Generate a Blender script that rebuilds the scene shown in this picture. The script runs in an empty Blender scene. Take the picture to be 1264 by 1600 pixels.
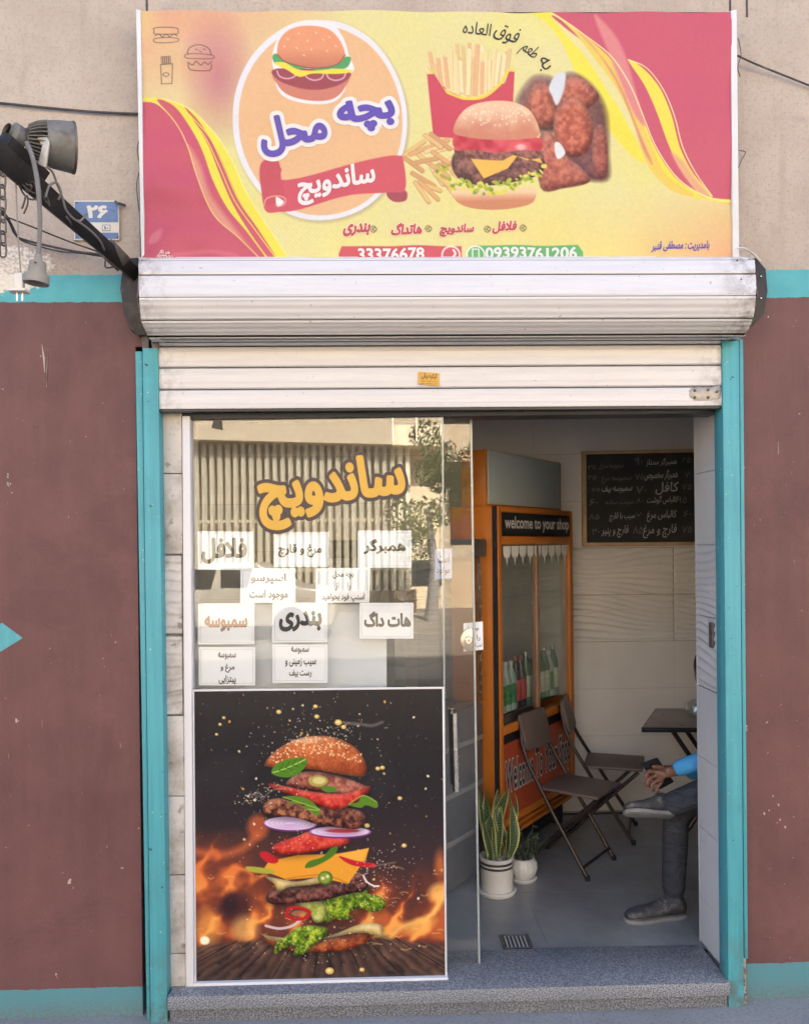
import bpy, bmesh, math, random, re
import numpy as np
from mathutils import Vector, Matrix
R = math.radians
rnd = random.Random(7)
sc = bpy.context.scene
COL = sc.collection

# ------------------------------------------------------------------ camera, light, exposure
F, PX, PY, HOR = 1300.0, 632.0, 800.0, 852.0
EYE = Vector((0.0, -2.83, 1.575))
YAW, ROLL = R(1.6), -0.011
fw = Vector((math.sin(YAW), math.cos(YAW), 0))
r0 = Vector((math.cos(YAW), -math.sin(YAW), 0)); u0 = Vector((0, 0, 1))
rt = r0 * math.cos(ROLL) + u0 * math.sin(ROLL)
up = u0 * math.cos(ROLL) - r0 * math.sin(ROLL)
cam = bpy.data.cameras.new('camera'); co = bpy.data.objects.new('camera', cam); COL.objects.link(co)
co.matrix_world = Matrix(((rt.x, up.x, -fw.x, EYE.x), (rt.y, up.y, -fw.y, EYE.y), (rt.z, up.z, -fw.z, EYE.z), (0, 0, 0, 1)))
cam.sensor_fit = 'VERTICAL'; cam.sensor_height = 36; cam.lens = F / 1600 * 36
cam.shift_y = (HOR - PY) / 1600; cam.clip_start = .02; cam.clip_end = 500
sc.camera = co
SUN_EL, SUN_AZ = 40, 18           # the sun stands behind the shop, so the whole front is in open shade
w = bpy.data.worlds.new('World'); sc.world = w; w.use_nodes = True
nt = w.node_tree; nt.nodes.clear()
sky = nt.nodes.new('ShaderNodeTexSky'); sky.sky_type = 'NISHITA'; sky.sun_disc = False
sky.sun_elevation = R(SUN_EL); sky.sun_rotation = R(SUN_AZ); sky.dust_density = 3.0; sky.air_density = 1.0
bg = nt.nodes.new('ShaderNodeBackground'); bg.inputs[1].default_value = .15
wo = nt.nodes.new('ShaderNodeOutputWorld')
nt.links.new(sky.outputs[0], bg.inputs[0]); nt.links.new(bg.outputs[0], wo.inputs[0])
sl = bpy.data.lights.new('sun', 'SUN'); sl.energy = 4.6; sl.angle = R(.5); sl.color = (1, .93, .83)
so = bpy.data.objects.new('sun', sl); COL.objects.link(so)
sd = Vector((math.sin(R(SUN_AZ)) * math.cos(R(SUN_EL)), math.cos(R(SUN_AZ)) * math.cos(R(SUN_EL)), math.sin(R(SUN_EL))))
so.rotation_euler = sd.to_track_quat('Z', 'Y').to_euler()
sc.view_settings.view_transform = 'Standard'; sc.view_settings.look = 'None'
sc.view_settings.gamma = 1; sc.view_settings.use_curve_mapping = False
sc.view_settings.exposure = 2.06
sc.render.engine = 'CYCLES'
sc.cycles.max_bounces = 10; sc.cycles.diffuse_bounces = 5; sc.cycles.transparent_max_bounces = 24
sc.cycles.use_denoising = True


def at(px, py, Y):
    """world point on the plane y = Y that lies under photo pixel (px, py)"""
    d = rt * ((px - PX) / F) + up * (-(py - HOR) / F) + fw
    return EYE + d * ((Y - EYE.y) / d.y)


# ------------------------------------------------------------------ helpers
ORG = {}


def tag(o, label=None, cat=None, group=None, kind=None):
    if label: o['label'] = label
    if cat: o['category'] = cat
    if group: o['group'] = group
    if kind: o['kind'] = kind
    return o


def thing(name, label, cat, loc=(0, 0, 0), group=None):
    o = bpy.data.objects.new(name, None); COL.objects.link(o); o.location = loc
    o.empty_display_size = .05
    ORG[o] = Vector(loc)
    return tag(o, label, cat, group)


def addmesh(name, me, mat, parent):
    if mat and not me.materials: me.materials.append(mat)
    o = bpy.data.objects.new(name, me); COL.objects.link(o)
    if parent: o.parent = parent
    ORG[o] = ORG.get(parent, Vector((0, 0, 0)))
    return o


class MB:
    def __init__(s): s.v = []; s.f = []
    def add(s, vs, fs):
        b = len(s.v); s.v += [tuple(p) for p in vs]; s.f += [tuple(i + b for i in f) for f in fs]; return s
    def hexa(s, p):   # 8 points: bottom ring 0-3, top ring 4-7
        return s.add(p, [(3, 2, 1, 0), (4, 5, 6, 7), (0, 1, 5, 4), (1, 2, 6, 5), (2, 3, 7, 6), (3, 0, 4, 7)])
    def box(s, x0, x1, y0, y1, z0, z1):
        return s.hexa([(x0, y0, z0), (x1, y0, z0), (x1, y1, z0), (x0, y1, z0), (x0, y0, z1), (x1, y0, z1), (x1, y1, z1), (x0, y1, z1)])
    def pslab(s, quad, Y0, Y1):
        """slab whose outline at depth Y0 is the photo quad TL,TR,BR,BL and that reaches back to Y1"""
        P = [at(a, b, Y0) for a, b in quad]; tl, tr, br, bl = P
        def bk(p): return (p.x, Y1, p.z)
        return s.hexa([bl, br, bk(br), bk(bl), tl, tr, bk(tr), bk(tl)])
    def quad(s, a, b, c, d): return s.add([a, b, c, d], [(0, 1, 2, 3)])
    def tube(s, path, r, n=10, caps=True):
        path = [Vector(p) for p in path]; rs = r if isinstance(r, (list, tuple)) else [r] * len(path)
        vs = []; prev = None
        for i, p in enumerate(path):
            t = (path[min(i + 1, len(path) - 1)] - path[max(i - 1, 0)]).normalized()
            if prev is None:
                a = t.orthogonal().normalized()
            else:
                a = (prev - t * prev.dot(t)).normalized()
            prev = a; b = t.cross(a)
            for k in range(n):
                q = 2 * math.pi * k / n
                vs.append(p + (a * math.cos(q) + b * math.sin(q)) * rs[i])
        fs = []
        for i in range(len(path) - 1):
            for k in range(n):
                fs.append((i * n + k, i * n + (k + 1) % n, (i + 1) * n + (k + 1) % n, (i + 1) * n + k))
        if caps:
            fs.append(tuple(range(n - 1, -1, -1))); m = (len(path) - 1) * n; fs.append(tuple(range(m, m + n)))
        return s.add(vs, fs)
    def lathe(s, prof, c=(0, 0, 0), n=24, axis=None):
        """prof: list of (radius, height) along axis from c"""
        ax = Vector(axis or (0, 0, 1)).normalized(); a = ax.orthogonal().normalized(); b = ax.cross(a); c = Vector(c)
        vs = []; fs = []
        for r, h in prof:
            for k in range(n):
                q = 2 * math.pi * k / n
                vs.append(c + ax * h + (a * math.cos(q) + b * math.sin(q)) * max(r, 1e-5))
        for i in range(len(prof) - 1):
            for k in range(n):
                fs.append((i * n + k, i * n + (k + 1) % n, (i + 1) * n + (k + 1) % n, (i + 1) * n + k))
        return s.add(vs, fs)
    def prism(s, pts, dirv):
        n = len(pts); d = Vector(dirv)
        vs = [Vector(p) for p in pts] + [Vector(p) + d for p in pts]
        fs = [tuple(range(n - 1, -1, -1)), tuple(range(n, 2 * n))] + [(i, (i + 1) % n, n + (i + 1) % n, n + i) for i in range(n)]
        return s.add(vs, fs)
    def build(s, name, mat, parent=None, smooth=False, bevel=0, seg=2):
        off = ORG.get(parent, Vector((0, 0, 0)))
        me = bpy.data.meshes.new(name)
        me.from_pydata([(v[0] - off.x, v[1] - off.y, v[2] - off.z) for v in s.v], [], s.f); me.update()
        bm = bmesh.new(); bm.from_mesh(me)
        bmesh.ops.recalc_face_normals(bm, faces=bm.faces)
        if bevel: bmesh.ops.bevel(bm, geom=[e for e in bm.edges if e.is_manifold and e.calc_face_angle(0) > .4], offset=bevel, segments=seg, affect='EDGES', profile=.5)
        bm.to_mesh(me); bm.free()
        if smooth or bevel:
            me.polygons.foreach_set('use_smooth', [True] * len(me.polygons))
            try: me.set_sharp_from_angle(angle=R(40))
            except Exception: pass
        return addmesh(name, me, mat, parent)


def srgb(*c):
    c = [x / 255 if max(c) > 1 else x for x in c]
    return tuple(((x + .055) / 1.055) ** 2.4 if x > .04045 else x / 12.92 for x in c)


class N:
    """small node-tree writer"""
    def __init__(s, name):
        s.m = bpy.data.materials.new(name); s.m.use_nodes = True; s.t = s.m.node_tree
        s.b = s.t.nodes['Principled BSDF']; s.out = s.t.nodes['Material Output']
        s.tc = s.t.nodes.new('ShaderNodeTexCoord')
    def n(s, ty, ins=None, **kw):
        q = s.t.nodes.new(ty)
        for k, v in kw.items(): setattr(q, k, v)
        for k, v in (ins or {}).items(): s.put(q.inputs[k], v)
        return q
    def put(s, sock, v):
        if isinstance(v, bpy.types.NodeSocket): s.t.links.new(v, sock)
        else:
            if isinstance(v, tuple) and len(v) == 3 and sock.type == 'RGBA': v = v + (1,)
            if isinstance(v, (int, float)) and sock.type == 'RGBA': v = (v, v, v, 1)
            sock.default_value = v
    def pos(s): return s.n('ShaderNodeNewGeometry').outputs['Position']
    def noise(s, scale, detail=4, rough=.55, vec=None, dist=0):
        return s.n('ShaderNodeTexNoise', {'Scale': scale, 'Detail': detail, 'Roughness': rough, 'Distortion': dist, 'Vector': vec or s.tc.outputs['Object']}).outputs[0]
    def math(s, op, a, b=0.0, c=None, clamp=False):
        q = s.n('ShaderNodeMath', operation=op, use_clamp=clamp); s.put(q.inputs[0], a); s.put(q.inputs[1], b)
        if c is not None: s.put(q.inputs[2], c)
        return q.outputs[0]
    def ramp(s, fac, lo, hi):
        q = s.n('ShaderNodeMapRange', clamp=True); s.put(q.inputs[0], fac); q.inputs[1].default_value = lo; q.inputs[2].default_value = hi
        return q.outputs[0]
    def mix(s, fac, a, b, mode='MIX'):
        q = s.n('ShaderNodeMix', data_type='RGBA', blend_type=mode); s.put(q.inputs[0], fac); s.put(q.inputs[6], a); s.put(q.inputs[7], b)
        return q.outputs[2]
    def bump(s, h, st, dist=.01, nrm=None):
        q = s.n('ShaderNodeBump', {'Height': h, 'Strength': st, 'Distance': dist})
        if nrm: s.put(q.inputs['Normal'], nrm)
        return q.outputs[0]
    def fin(s, col=None, rough=None, metal=None, nrm=None, spec=None):
        if col is not None: s.put(s.b.inputs['Base Color'], col)
        if rough is not None: s.put(s.b.inputs['Roughness'], rough)
        if metal is not None: s.put(s.b.inputs['Metallic'], metal)
        if nrm is not None: s.put(s.b.inputs['Normal'], nrm)
        if spec is not None: s.put(s.b.inputs['Specular IOR Level'], spec)
        return s.m


def mk(name, col, rough=.6, metal=0, var=.15, vs=6, bump=.15, bs=120, dirt=None, dscale=9, dlo=.55, dhi=.75, spec=None):
    g = N(name); dark = tuple(c * (1 - var) for c in col); lite = tuple(min(1, c * (1 + var)) for c in col)
    c = g.mix(g.ramp(g.noise(vs, 5), .3, .7), dark, lite)
    rr = rough
    if dirt:
        m = g.ramp(g.noise(dscale, 8, .68), dlo, dhi)
        c = g.mix(m, c, dirt)
    rr = g.math('ADD', g.math('MULTIPLY', g.noise(vs * 3, 3), .2), rough - .1)
    nr = g.bump(g.noise(bs, 4), bump, .004) if bump else None
    return g.fin(c, rr, metal, nr, spec)


# ---- Persian lettering: joined letter forms, right to left
AR = {'ا': (0xFE8D, 2), 'ب': (0xFE8F, 4), 'پ': (0xFB56, 4), 'ت': (0xFE95, 4), 'ج': (0xFE9D, 4), 'چ': (0xFB7A, 4), 'ح': (0xFEA1, 4), 'خ': (0xFEA5, 4),
      'د': (0xFEA9, 2), 'ر': (0xFEAD, 2), 'ز': (0xFEAF, 2), 'س': (0xFEB1, 4), 'ش': (0xFEB5, 4), 'ص': (0xFEB9, 4), 'ط': (0xFEC1, 4), 'ع': (0xFEC9, 4), 'غ': (0xFECD, 4),
      'ف': (0xFED1, 4), 'ق': (0xFED5, 4), 'ک': (0xFB8E, 4), 'گ': (0xFB92, 4), 'ل': (0xFEDD, 4), 'م': (0xFEE1, 4), 'ن': (0xFEE5, 4), 'و': (0xFEED, 2), 'ه': (0xFEE9, 4), 'ی': (0xFBFC, 4)}


def shape(s):
    if not any(c in AR or '۰' <= c <= '۹' for c in s): return s
    s = s.replace('لا', '\x01'); T = dict(AR); T['\x01'] = (0xFEFB, 2); out = []
    for i, c in enumerate(s):
        if c not in T: out.append(c); continue
        b, n = T[c]
        p = i > 0 and s[i - 1] in T and T[s[i - 1]][1] == 4
        q = n == 4 and i + 1 < len(s) and s[i + 1] in T
        out.append(chr(b + (3 if p and q else 1 if p else 2 if q else 0)))
    r = ''.join(reversed(out))
    return re.sub(r'[0-9۰-۹]+', lambda m: m.group()[::-1], r)


def _flat(o):
    dg = bpy.context.evaluated_depsgraph_get(); dg.update()
    return bpy.data.meshes.new_from_object(o.evaluated_get(dg))


_TC = {}


def contours(text):
    if text in _TC: return _TC[text]
    c = bpy.data.curves.new('t', 'FONT'); c.body = shape(text)
    o = bpy.data.objects.new('t', c); COL.objects.link(o)
    dg = bpy.context.evaluated_depsgraph_get(); dg.update()
    cu = o.evaluated_get(dg).to_curve(dg); loops = []
    for sp in cu.splines:
        pts = [(b.co, b.handle_left, b.handle_right) for b in sp.bezier_points] if sp.type == 'BEZIER' else [(p.co,) * 3 for p in sp.points]
        if len(pts) < 3: continue
        poly = []
        for i in range(len(pts)):
            a, b = pts[i], pts[(i + 1) % len(pts)]
            for t in (0, .33, .67):
                k = ((1 - t) ** 3, 3 * t * (1 - t) ** 2, 3 * t * t * (1 - t), t ** 3)
                poly.append(tuple(sum(kk * p[j] for kk, p in zip(k, (a[0], a[2], b[1], b[0]))) for j in (0, 1)))
        loops.append(np.array(poly))
    bpy.data.objects.remove(o); _TC[text] = loops
    return loops


def glyphs(text, weight, res=56):
    """letter shapes, thickened by weight (in ems), as one clean flat surface cut by marching squares"""
    key = (text, weight, res)
    if key in _TC: return _TC[key]
    loops = contours(text); allp = np.concatenate(loops); h = 1.0 / res; pad = weight + 2 * h
    x0, y0 = allp.min(0) - pad; x1, y1 = allp.max(0) + pad
    gx = np.arange(x0, x1 + h, h); gy = np.arange(y0, y1 + h, h); X, Y = np.meshgrid(gx, gy)
    W = np.zeros(X.shape, int); D = np.full(X.shape, 1e9)
    for L in loops:
        for a, b in zip(L, np.roll(L, -1, 0)):
            e = b - a; q = e @ e
            if q < 1e-12: continue
            ia = max(0, int((min(a[0], b[0]) - x0 - pad) / h) - 1); ib = int((max(a[0], b[0]) - x0 + pad) / h) + 3
            ja = max(0, int((min(a[1], b[1]) - y0 - pad) / h) - 1); jb = int((max(a[1], b[1]) - y0 + pad) / h) + 3
            xs_, ys_ = X[ja:jb, ia:ib], Y[ja:jb, ia:ib]
            t = np.clip(((xs_ - a[0]) * e[0] + (ys_ - a[1]) * e[1]) / q, 0, 1)
            D[ja:jb, ia:ib] = np.minimum(D[ja:jb, ia:ib], (xs_ - a[0] - t * e[0]) ** 2 + (ys_ - a[1] - t * e[1]) ** 2)
            if a[1] != b[1]:
                lo, hi = min(a[1], b[1]), max(a[1], b[1]); rows = np.where((gy >= lo) & (gy < hi))[0]
                if len(rows):
                    xc = a[0] + (gy[rows] - a[1]) / e[1] * e[0]
                    W[rows] += (gx[None, :] < xc[:, None]) * (1 if b[1] > a[1] else -1)
    S = np.minimum(np.sqrt(D), 1); S = np.where(W != 0, S, -S) + weight
    I = S > 0; ny, nx = S.shape; V, Fc = [], []
    for j in range(ny - 1):
        i = 0
        while i < nx - 1:
            c4 = (I[j, i], I[j, i + 1], I[j + 1, i + 1], I[j + 1, i])
            if not any(c4): i += 1; continue
            if all(c4):
                k = i
                while k < min(nx - 1, i + 7) and I[j, k + 1] and I[j + 1, k + 1]: k += 1
                b = len(V); V += [(gx[i], gy[j]), (gx[k], gy[j]), (gx[k], gy[j + 1]), (gx[i], gy[j + 1])]; Fc.append((b, b + 1, b + 2, b + 3)); i = k; continue
            cor = ((i, j), (i + 1, j), (i + 1, j + 1), (i, j + 1)); out = []
            for q in range(4):
                (ia, ja), (ib, jb) = cor[q], cor[(q + 1) % 4]; sa, sb = S[ja, ia], S[jb, ib]
                if sa > 0: out.append((gx[ia], gy[ja]))
                if (sa > 0) != (sb > 0):
                    t = sa / (sa - sb); out.append((gx[ia] + t * (gx[ib] - gx[ia]), gy[ja] + t * (gy[jb] - gy[ja])))
            if len(out) >= 3: b = len(V); V += out; Fc.append(tuple(range(b, b + len(out))))
            i += 1
    _TC[key] = (V, Fc, [0] * len(V)); return _TC[key]


def lettering(text, box, mapf, mat, parent, weight=.02, rot=0, shear=0, name='lettering', lift=0.0, ref=None, arc=0):
    """fits text into box (x0,y0,x1,y1; y down) of a surface; mapf(x, y, lift) gives the world point"""
    V, Fc, lay = glyphs(text, weight)
    Vr = glyphs(text, ref)[0] if ref is not None else V
    xs = [p[0] for p in Vr]; ys = [p[1] for p in Vr]
    ax, bx, ay, by = min(xs), max(xs), min(ys), max(ys)
    x0, y0, x1, y1 = box; cx, cy = (x0 + x1) / 2, (y0 + y1) / 2
    cr, sr = math.cos(R(rot)), math.sin(R(rot)); off = ORG.get(parent, Vector((0, 0, 0)))
    out = []
    for (x, y), k in zip(V, lay):
        u = (x - ax) / (bx - ax); v = (y - ay) / (by - ay)
        X = x0 + u * (x1 - x0) + shear * (v - .5) * (y1 - y0) - cx; Yd = y1 - v * (y1 - y0) - cy
        Yd += arc * ((2 * u - 1) ** 2)
        p = mapf(cx + X * cr + Yd * sr, cy - X * sr + Yd * cr, lift + (k % 7) * .00004)
        out.append(Vector(p) - off)
    me = bpy.data.meshes.new(name); me.from_pydata(out, [], Fc); me.update()
    return addmesh(name, me, mat, parent)


def plane(Y):
    return lambda x, y, l: at(x, y, Y - l)


# ------------------------------------------------------------------ printed artwork painter (numpy -> vertex colours on a fine sheet)
class Canvas:
    def __init__(s, x0, x1, y0, y1, nx, ny, base):
        s.X, s.Y = np.meshgrid(np.linspace(x0, x1, nx), np.linspace(y0, y1, ny)); s.px = (x1 - x0) / (nx - 1)
        s.nx, s.ny = nx, ny; s.I = np.empty((ny, nx, 3)); s.I[:] = base; s.rs = np.random.RandomState(5)
    def noise(s, cell, octs=3, seed=0, ax=1.0):
        out = np.zeros_like(s.X); amp = 1; tot = 0
        for k in range(octs):
            c = cell / 2 ** k; rs = np.random.RandomState(seed * 17 + k)
            gx = (s.X - s.X.min()) / (c * ax); gy = (s.Y - s.Y.min()) / c
            G = rs.rand(int(gy.max()) + 3, int(gx.max()) + 3)
            ix, iy = gx.astype(int), gy.astype(int); fx, fy = gx - ix, gy - iy
            fx = fx * fx * (3 - 2 * fx); fy = fy * fy * (3 - 2 * fy)
            out += amp * ((G[iy, ix] * (1 - fx) + G[iy, ix + 1] * fx) * (1 - fy) + (G[iy + 1, ix] * (1 - fx) + G[iy + 1, ix + 1] * fx) * fy)
            tot += amp; amp *= .55
        return out / tot
    def blend(s, m, col):
        m = m[..., None]; s.I[:] = s.I * (1 - m) + np.asarray(col, float) * m
    @staticmethod
    def spline(P, closed=True, k=5):
        P = np.asarray(P, float); n = len(P); out = []
        for i in range(n if closed else n - 1):
            a, b, c, d = (P[(i - 1) % n], P[i], P[(i + 1) % n], P[(i + 2) % n]) if closed else (P[max(i - 1, 0)], P[i], P[i + 1], P[min(i + 2, n - 1)])
            for j in range(k):
                t = j / k
                out.append(.5 * (2 * b + (c - a) * t + (2 * a - 5 * b + 4 * c - d) * t * t + (3 * b - 3 * c + d - a) * t ** 3))
        if not closed: out.append(P[-1])
        return np.array(out)
    def pmask(s, P, soft=None, smooth=True, closed=True, width=None):
        """coverage of a (smoothed) polygon, or of a stroke when width is given"""
        soft = soft or s.px * 1.2
        Q = s.spline(P, closed) if smooth else np.asarray(P, float)
        pad = soft + (width if width is not None and np.isscalar(width) else 0) + s.px * 2
        m = np.zeros_like(s.X)
        x0, x1, y0, y1 = Q[:, 0].min() - pad, Q[:, 0].max() + pad, Q[:, 1].min() - pad, Q[:, 1].max() + pad
        sel = np.where((s.X[0] >= x0) & (s.X[0] <= x1))[0]; sey = np.where((s.Y[:, 0] >= y0) & (s.Y[:, 0] <= y1))[0]
        if not len(sel) or not len(sey): return m
        sl = (slice(sey[0], sey[-1] + 1), slice(sel[0], sel[-1] + 1)); X, Y = s.X[sl], s.Y[sl]
        d = np.full(X.shape, 1e9); ins = np.zeros(X.shape, bool); n = len(Q)
        for i in range(n if closed else n - 1):
            ax, ay = Q[i]; bx, by = Q[(i + 1) % n]; ex, ey = bx - ax, by - ay; L = ex * ex + ey * ey + 1e-12
            t = np.clip(((X - ax) * ex + (Y - ay) * ey) / L, 0, 1)
            d = np.minimum(d, (X - ax - t * ex) ** 2 + (Y - ay - t * ey) ** 2)
            if closed and width is None and ay != by:
                ins ^= ((ay > Y) != (by > Y)) & (X < ex * (Y - ay) / ey + ax)
        d = np.sqrt(d)
        sd = (np.where(ins, d, -d)) if width is None else (width - d)
        m[sl] = np.clip(.5 + sd / soft, 0, 1)
        return m
    def poly(s, P, col, soft=None, smooth=True, op=1): m = s.pmask(P, soft, smooth) * op; s.blend(m, col); return m
    def line(s, P, wd, col, smooth=True, op=1, closed=False, soft=None): m = s.pmask(P, soft, smooth, closed, wd) * op; s.blend(m, col); return m
    def emask(s, cx, cy, rx, ry, rot=0, soft=None):
        soft = soft or s.px * 1.2; c, q = math.cos(R(rot)), math.sin(R(rot))
        u = (s.X - cx) * c + (s.Y - cy) * q; v = -(s.X - cx) * q + (s.Y - cy) * c
        r = np.sqrt((u / rx) ** 2 + (v / ry) ** 2)
        return np.clip(.5 + (1 - r) * min(rx, ry) / soft, 0, 1)
    def ell(s, cx, cy, rx, ry, col, rot=0, soft=None, op=1): m = s.emask(cx, cy, rx, ry, rot, soft) * op; s.blend(m, col); return m
    @staticmethod
    def blur(m, k):
        for ax in (0, 1):
            for _ in range(2):
                p = np.pad(m, [(k + 1, k) if a == ax else (0, 0) for a in (0, 1)], mode='edge'); c = np.cumsum(p, axis=ax)
                n = m.shape[ax]; m = (np.take(c, np.arange(2 * k + 1, 2 * k + 1 + n), axis=ax) - np.take(c, np.arange(0, n), axis=ax)) / (2 * k + 1)
        return m
    def relief(s, m, k=5, amt=.5, hi=.35):
        """the print itself is a picture of rounded food: darker rims and a lighter upper left"""
        b = s.blur(m, k); gy, gx = np.gradient(b); rim = np.clip((b - .45) / .5, 0, 1)
        f = 1 - amt * (1 - rim) * m; l = np.clip((gy * .9 + gx * .35) * k * 1.6, -1, 1) * m
        s.I = s.I * f[..., None]; s.I = s.I + (np.clip(l, 0, 1) * hi * 150)[..., None] - (np.clip(-l, 0, 1) * hi * 150)[..., None]
        s.I = np.clip(s.I, 0, 255)
    def tex(s, m, nz, dark, lite):
        """colour inside mask m from dark to lite by the noise field nz"""
        k = np.clip((nz - .3) / .4, 0, 1)[..., None]
        s.I[:] = s.I * (1 - m[..., None]) + (np.asarray(dark, float) * (1 - k) + np.asarray(lite, float) * k) * m[..., None]


def linear(I):
    I = np.clip(I / 255, 0, 1)
    return np.where(I > .04045, ((I + .055) / 1.055) ** 2.4, I / 12.92)


def sheet(name, cv, pos, mat, parent, gain=1.0, cap=.85):
    """a fine grid carrying the canvas as vertex colours; pos is an (ny,nx,3) array of world points"""
    ny, nx = cv.ny, cv.nx; off = ORG.get(parent, Vector((0, 0, 0)))
    P = (pos.reshape(-1, 3) - np.array(off)).astype(np.float32)
    i = np.arange((ny - 1) * (nx - 1)); r, c = i // (nx - 1), i % (nx - 1); a = r * nx + c
    Fq = np.stack([a, a + nx, a + nx + 1, a + 1], 1).astype(np.int32)
    me = bpy.data.meshes.new(name); me.vertices.add(nx * ny); me.vertices.foreach_set('co', P.ravel())
    me.loops.add(Fq.size); me.loops.foreach_set('vertex_index', Fq.ravel())
    me.polygons.add(len(Fq)); me.polygons.foreach_set('loop_start', np.arange(0, Fq.size, 4, dtype=np.int32))
    me.update(calc_edges=True)
    at_ = me.color_attributes.new('print', 'FLOAT_COLOR', 'POINT')
    L = np.ones((nx * ny, 4), np.float32); L[:, :3] = np.clip(linear(cv.I).reshape(-1, 3) * gain, 0.004, cap)
    at_.data.foreach_set('color', L.ravel())
    me.polygons.foreach_set('use_smooth', np.ones(len(Fq), bool))
    return addmesh(name, me, mat, parent)


def print_mat(name, rough=.45, spec=.4, wr=.15):
    g = N(name); a = g.n('ShaderNodeVertexColor', layer_name='print')
    return g.fin(a.outputs[0], rough, 0, g.bump(g.noise(14, 3), wr, .01), spec)


# ------------------------------------------------------------------ materials
M = {}
M['white_alu'] = mk('white aluminium', (0.629, 0.629, 0.663), .35, 0, .05, 3, .05, 60, dirt=(.42, .36, .30), dscale=7, dlo=.66, dhi=.85)
def shutter_mat():
    g = N('white shutter enamel'); p = g.pos(); x = g.n('ShaderNodeSeparateXYZ', {0: p}).outputs[0]
    st = g.n('ShaderNodeMapping', {'Vector': p, 'Scale': (1.2, 20, 20)}); n = g.noise(3, 5, .6, st.outputs[0]); b = g.noise(26, 6, .7, p)
    c = g.mix(g.ramp(n, .3, .7), (.66, .66, .69), (.74, .735, .76))
    c = g.mix(g.math('MULTIPLY', g.ramp(n, .62, .82), .25), c, (.54, .50, .46))
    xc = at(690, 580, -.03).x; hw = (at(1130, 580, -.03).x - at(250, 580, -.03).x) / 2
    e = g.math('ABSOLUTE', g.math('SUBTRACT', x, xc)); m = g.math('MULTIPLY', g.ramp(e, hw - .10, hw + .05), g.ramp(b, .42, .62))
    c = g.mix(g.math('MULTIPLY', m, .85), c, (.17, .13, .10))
    c = g.mix(g.math('MULTIPLY', g.ramp(g.noise(60, 3, .5, p), .70, .74), .6), c, (.30, .26, .22))
    c = g.mix(1.0, c, (.87, .87, .87), 'MULTIPLY')
    return g.fin(c, .36, 0, g.bump(n, .06, .003))
M['shutter'] = shutter_mat()
def teal_mat():
    g = N('brushed turquoise metal paint'); p = g.pos(); st = g.n('ShaderNodeMapping', {'Vector': p, 'Scale': (60, 60, 2.5)})
    a = g.noise(1, 5, .6, st.outputs[0]); b = g.noise(5, 6, .65, p); f = g.noise(48, 4, .6, p)
    c = g.mix(g.ramp(a, .3, .7), (.066, .33, .395), (.092, .415, .48)); c = g.mix(g.math('MULTIPLY', g.ramp(b, .52, .75), .55), c, (.07, .27, .31))
    c = g.mix(g.math('MULTIPLY', g.ramp(f, .69, .71), .9), c, (.55, .58, .56)); c = g.mix(g.math('MULTIPLY', g.ramp(g.noise(36, 3, .6, p), .70, .725), .9), c, (.035, .06, .065))
    z = g.n('ShaderNodeSeparateXYZ', {0: p}).outputs[2]; c = g.mix(g.math('MULTIPLY', g.ramp(z, .30, .02), g.ramp(g.noise(17, 5, .65, p), .42, .6)), c, (.12, .20, .21))
    c = g.mix(1.0, c, (.88, .88, .88), 'MULTIPLY')
    return g.fin(c, g.math('ADD', .38, g.math('MULTIPLY', b, .3)), 0, g.bump(a, .25, .003, g.bump(f, .15, .002)))
M['teal'] = teal_mat()
M['black_steel'] = mk('blackened steel', (.022, .02, .021), .5, .3, .5, 8, .3, 70, dirt=(.09, .065, .05), dscale=14, dlo=.55, dhi=.75)
M['dark'] = mk('dark grey metal', (.035, .037, .042), .45, .2, .2, 6, .1)
M['rust'] = mk('rusty grey metal', (.13, .12, .115), .55, .5, .3, 20, .3, 90, dirt=(.10, .045, .025), dscale=25, dlo=.5, dhi=.7)
M['lampgrey'] = mk('dusty grey lamp casting', (0.170, 0.170, 0.162), .6, .3, .2, 15, .25, 90, dirt=(.11, .085, .07), dscale=22, dlo=.52, dhi=.7)
M['cable'] = mk('dusty black cable', (.05, .045, .045), .6, 0, .3, 30, .1, dirt=(.16, .13, .11), dscale=30)
M['greycable'] = mk('grey cable', (.16, .16, .17), .55, 0, .2, 20, .1)
M['socket'] = mk('grey dusty plastic', (0.238, 0.230, 0.212), .55, 0, .12, 20, .1, dirt=(.14, .12, .10), dscale=40, dlo=.6, dhi=.75)
M['whiteplastic'] = mk('white plastic', (0.595, 0.595, 0.586), .4, 0, .05, 10, .05)
M['chrome'] = mk('brushed steel', (.62, .60, .57), .25, 1, .1, 20, .05)
M['brass'] = mk('satin nickel', (.62, .52, .42), .32, .8, .1, 20, .05)
M['orange'] = mk('orange cooler enamel', (0.510, 0.162, 0.021), .38, 0, .12, 5, .05, 60, dirt=(.35, .11, .02), dscale=6, dlo=.6, dhi=.8)
M['black'] = mk('black plastic', (.015, .015, .017), .4, 0, .2, 10, .05)
M['redpanel'] = mk('orange red panel print', (.36, .062, .022), .45, 0, .25, 2, .03)
M['lightbox'] = mk('pale unlit light box', (0.425, 0.493, 0.510), .4, 0, .06, 3, .03)
M['whiteink'] = mk('white lettering', (0.612, 0.612, 0.612), .5, 0, .02, 5, 0)
M['blackink'] = mk('black ink', (.018, .018, .022), .5, 0, .1, 5, 0)
M['paper'] = mk('white paper', (0.748, 0.756, 0.773), .75, 0, .025, 12, .04, 30)
M['mirrorpaper'] = mk('bluish mirrored paper', (0.306, 0.374, 0.595), .75, 0, .04, 12, .04, 30)  # flat colour of a paper's reflection in the glass
M['decal'] = mk('yellow vinyl lettering', (0.612, 0.365, 0.051), .5, 0, .06, 8, 0)
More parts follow.
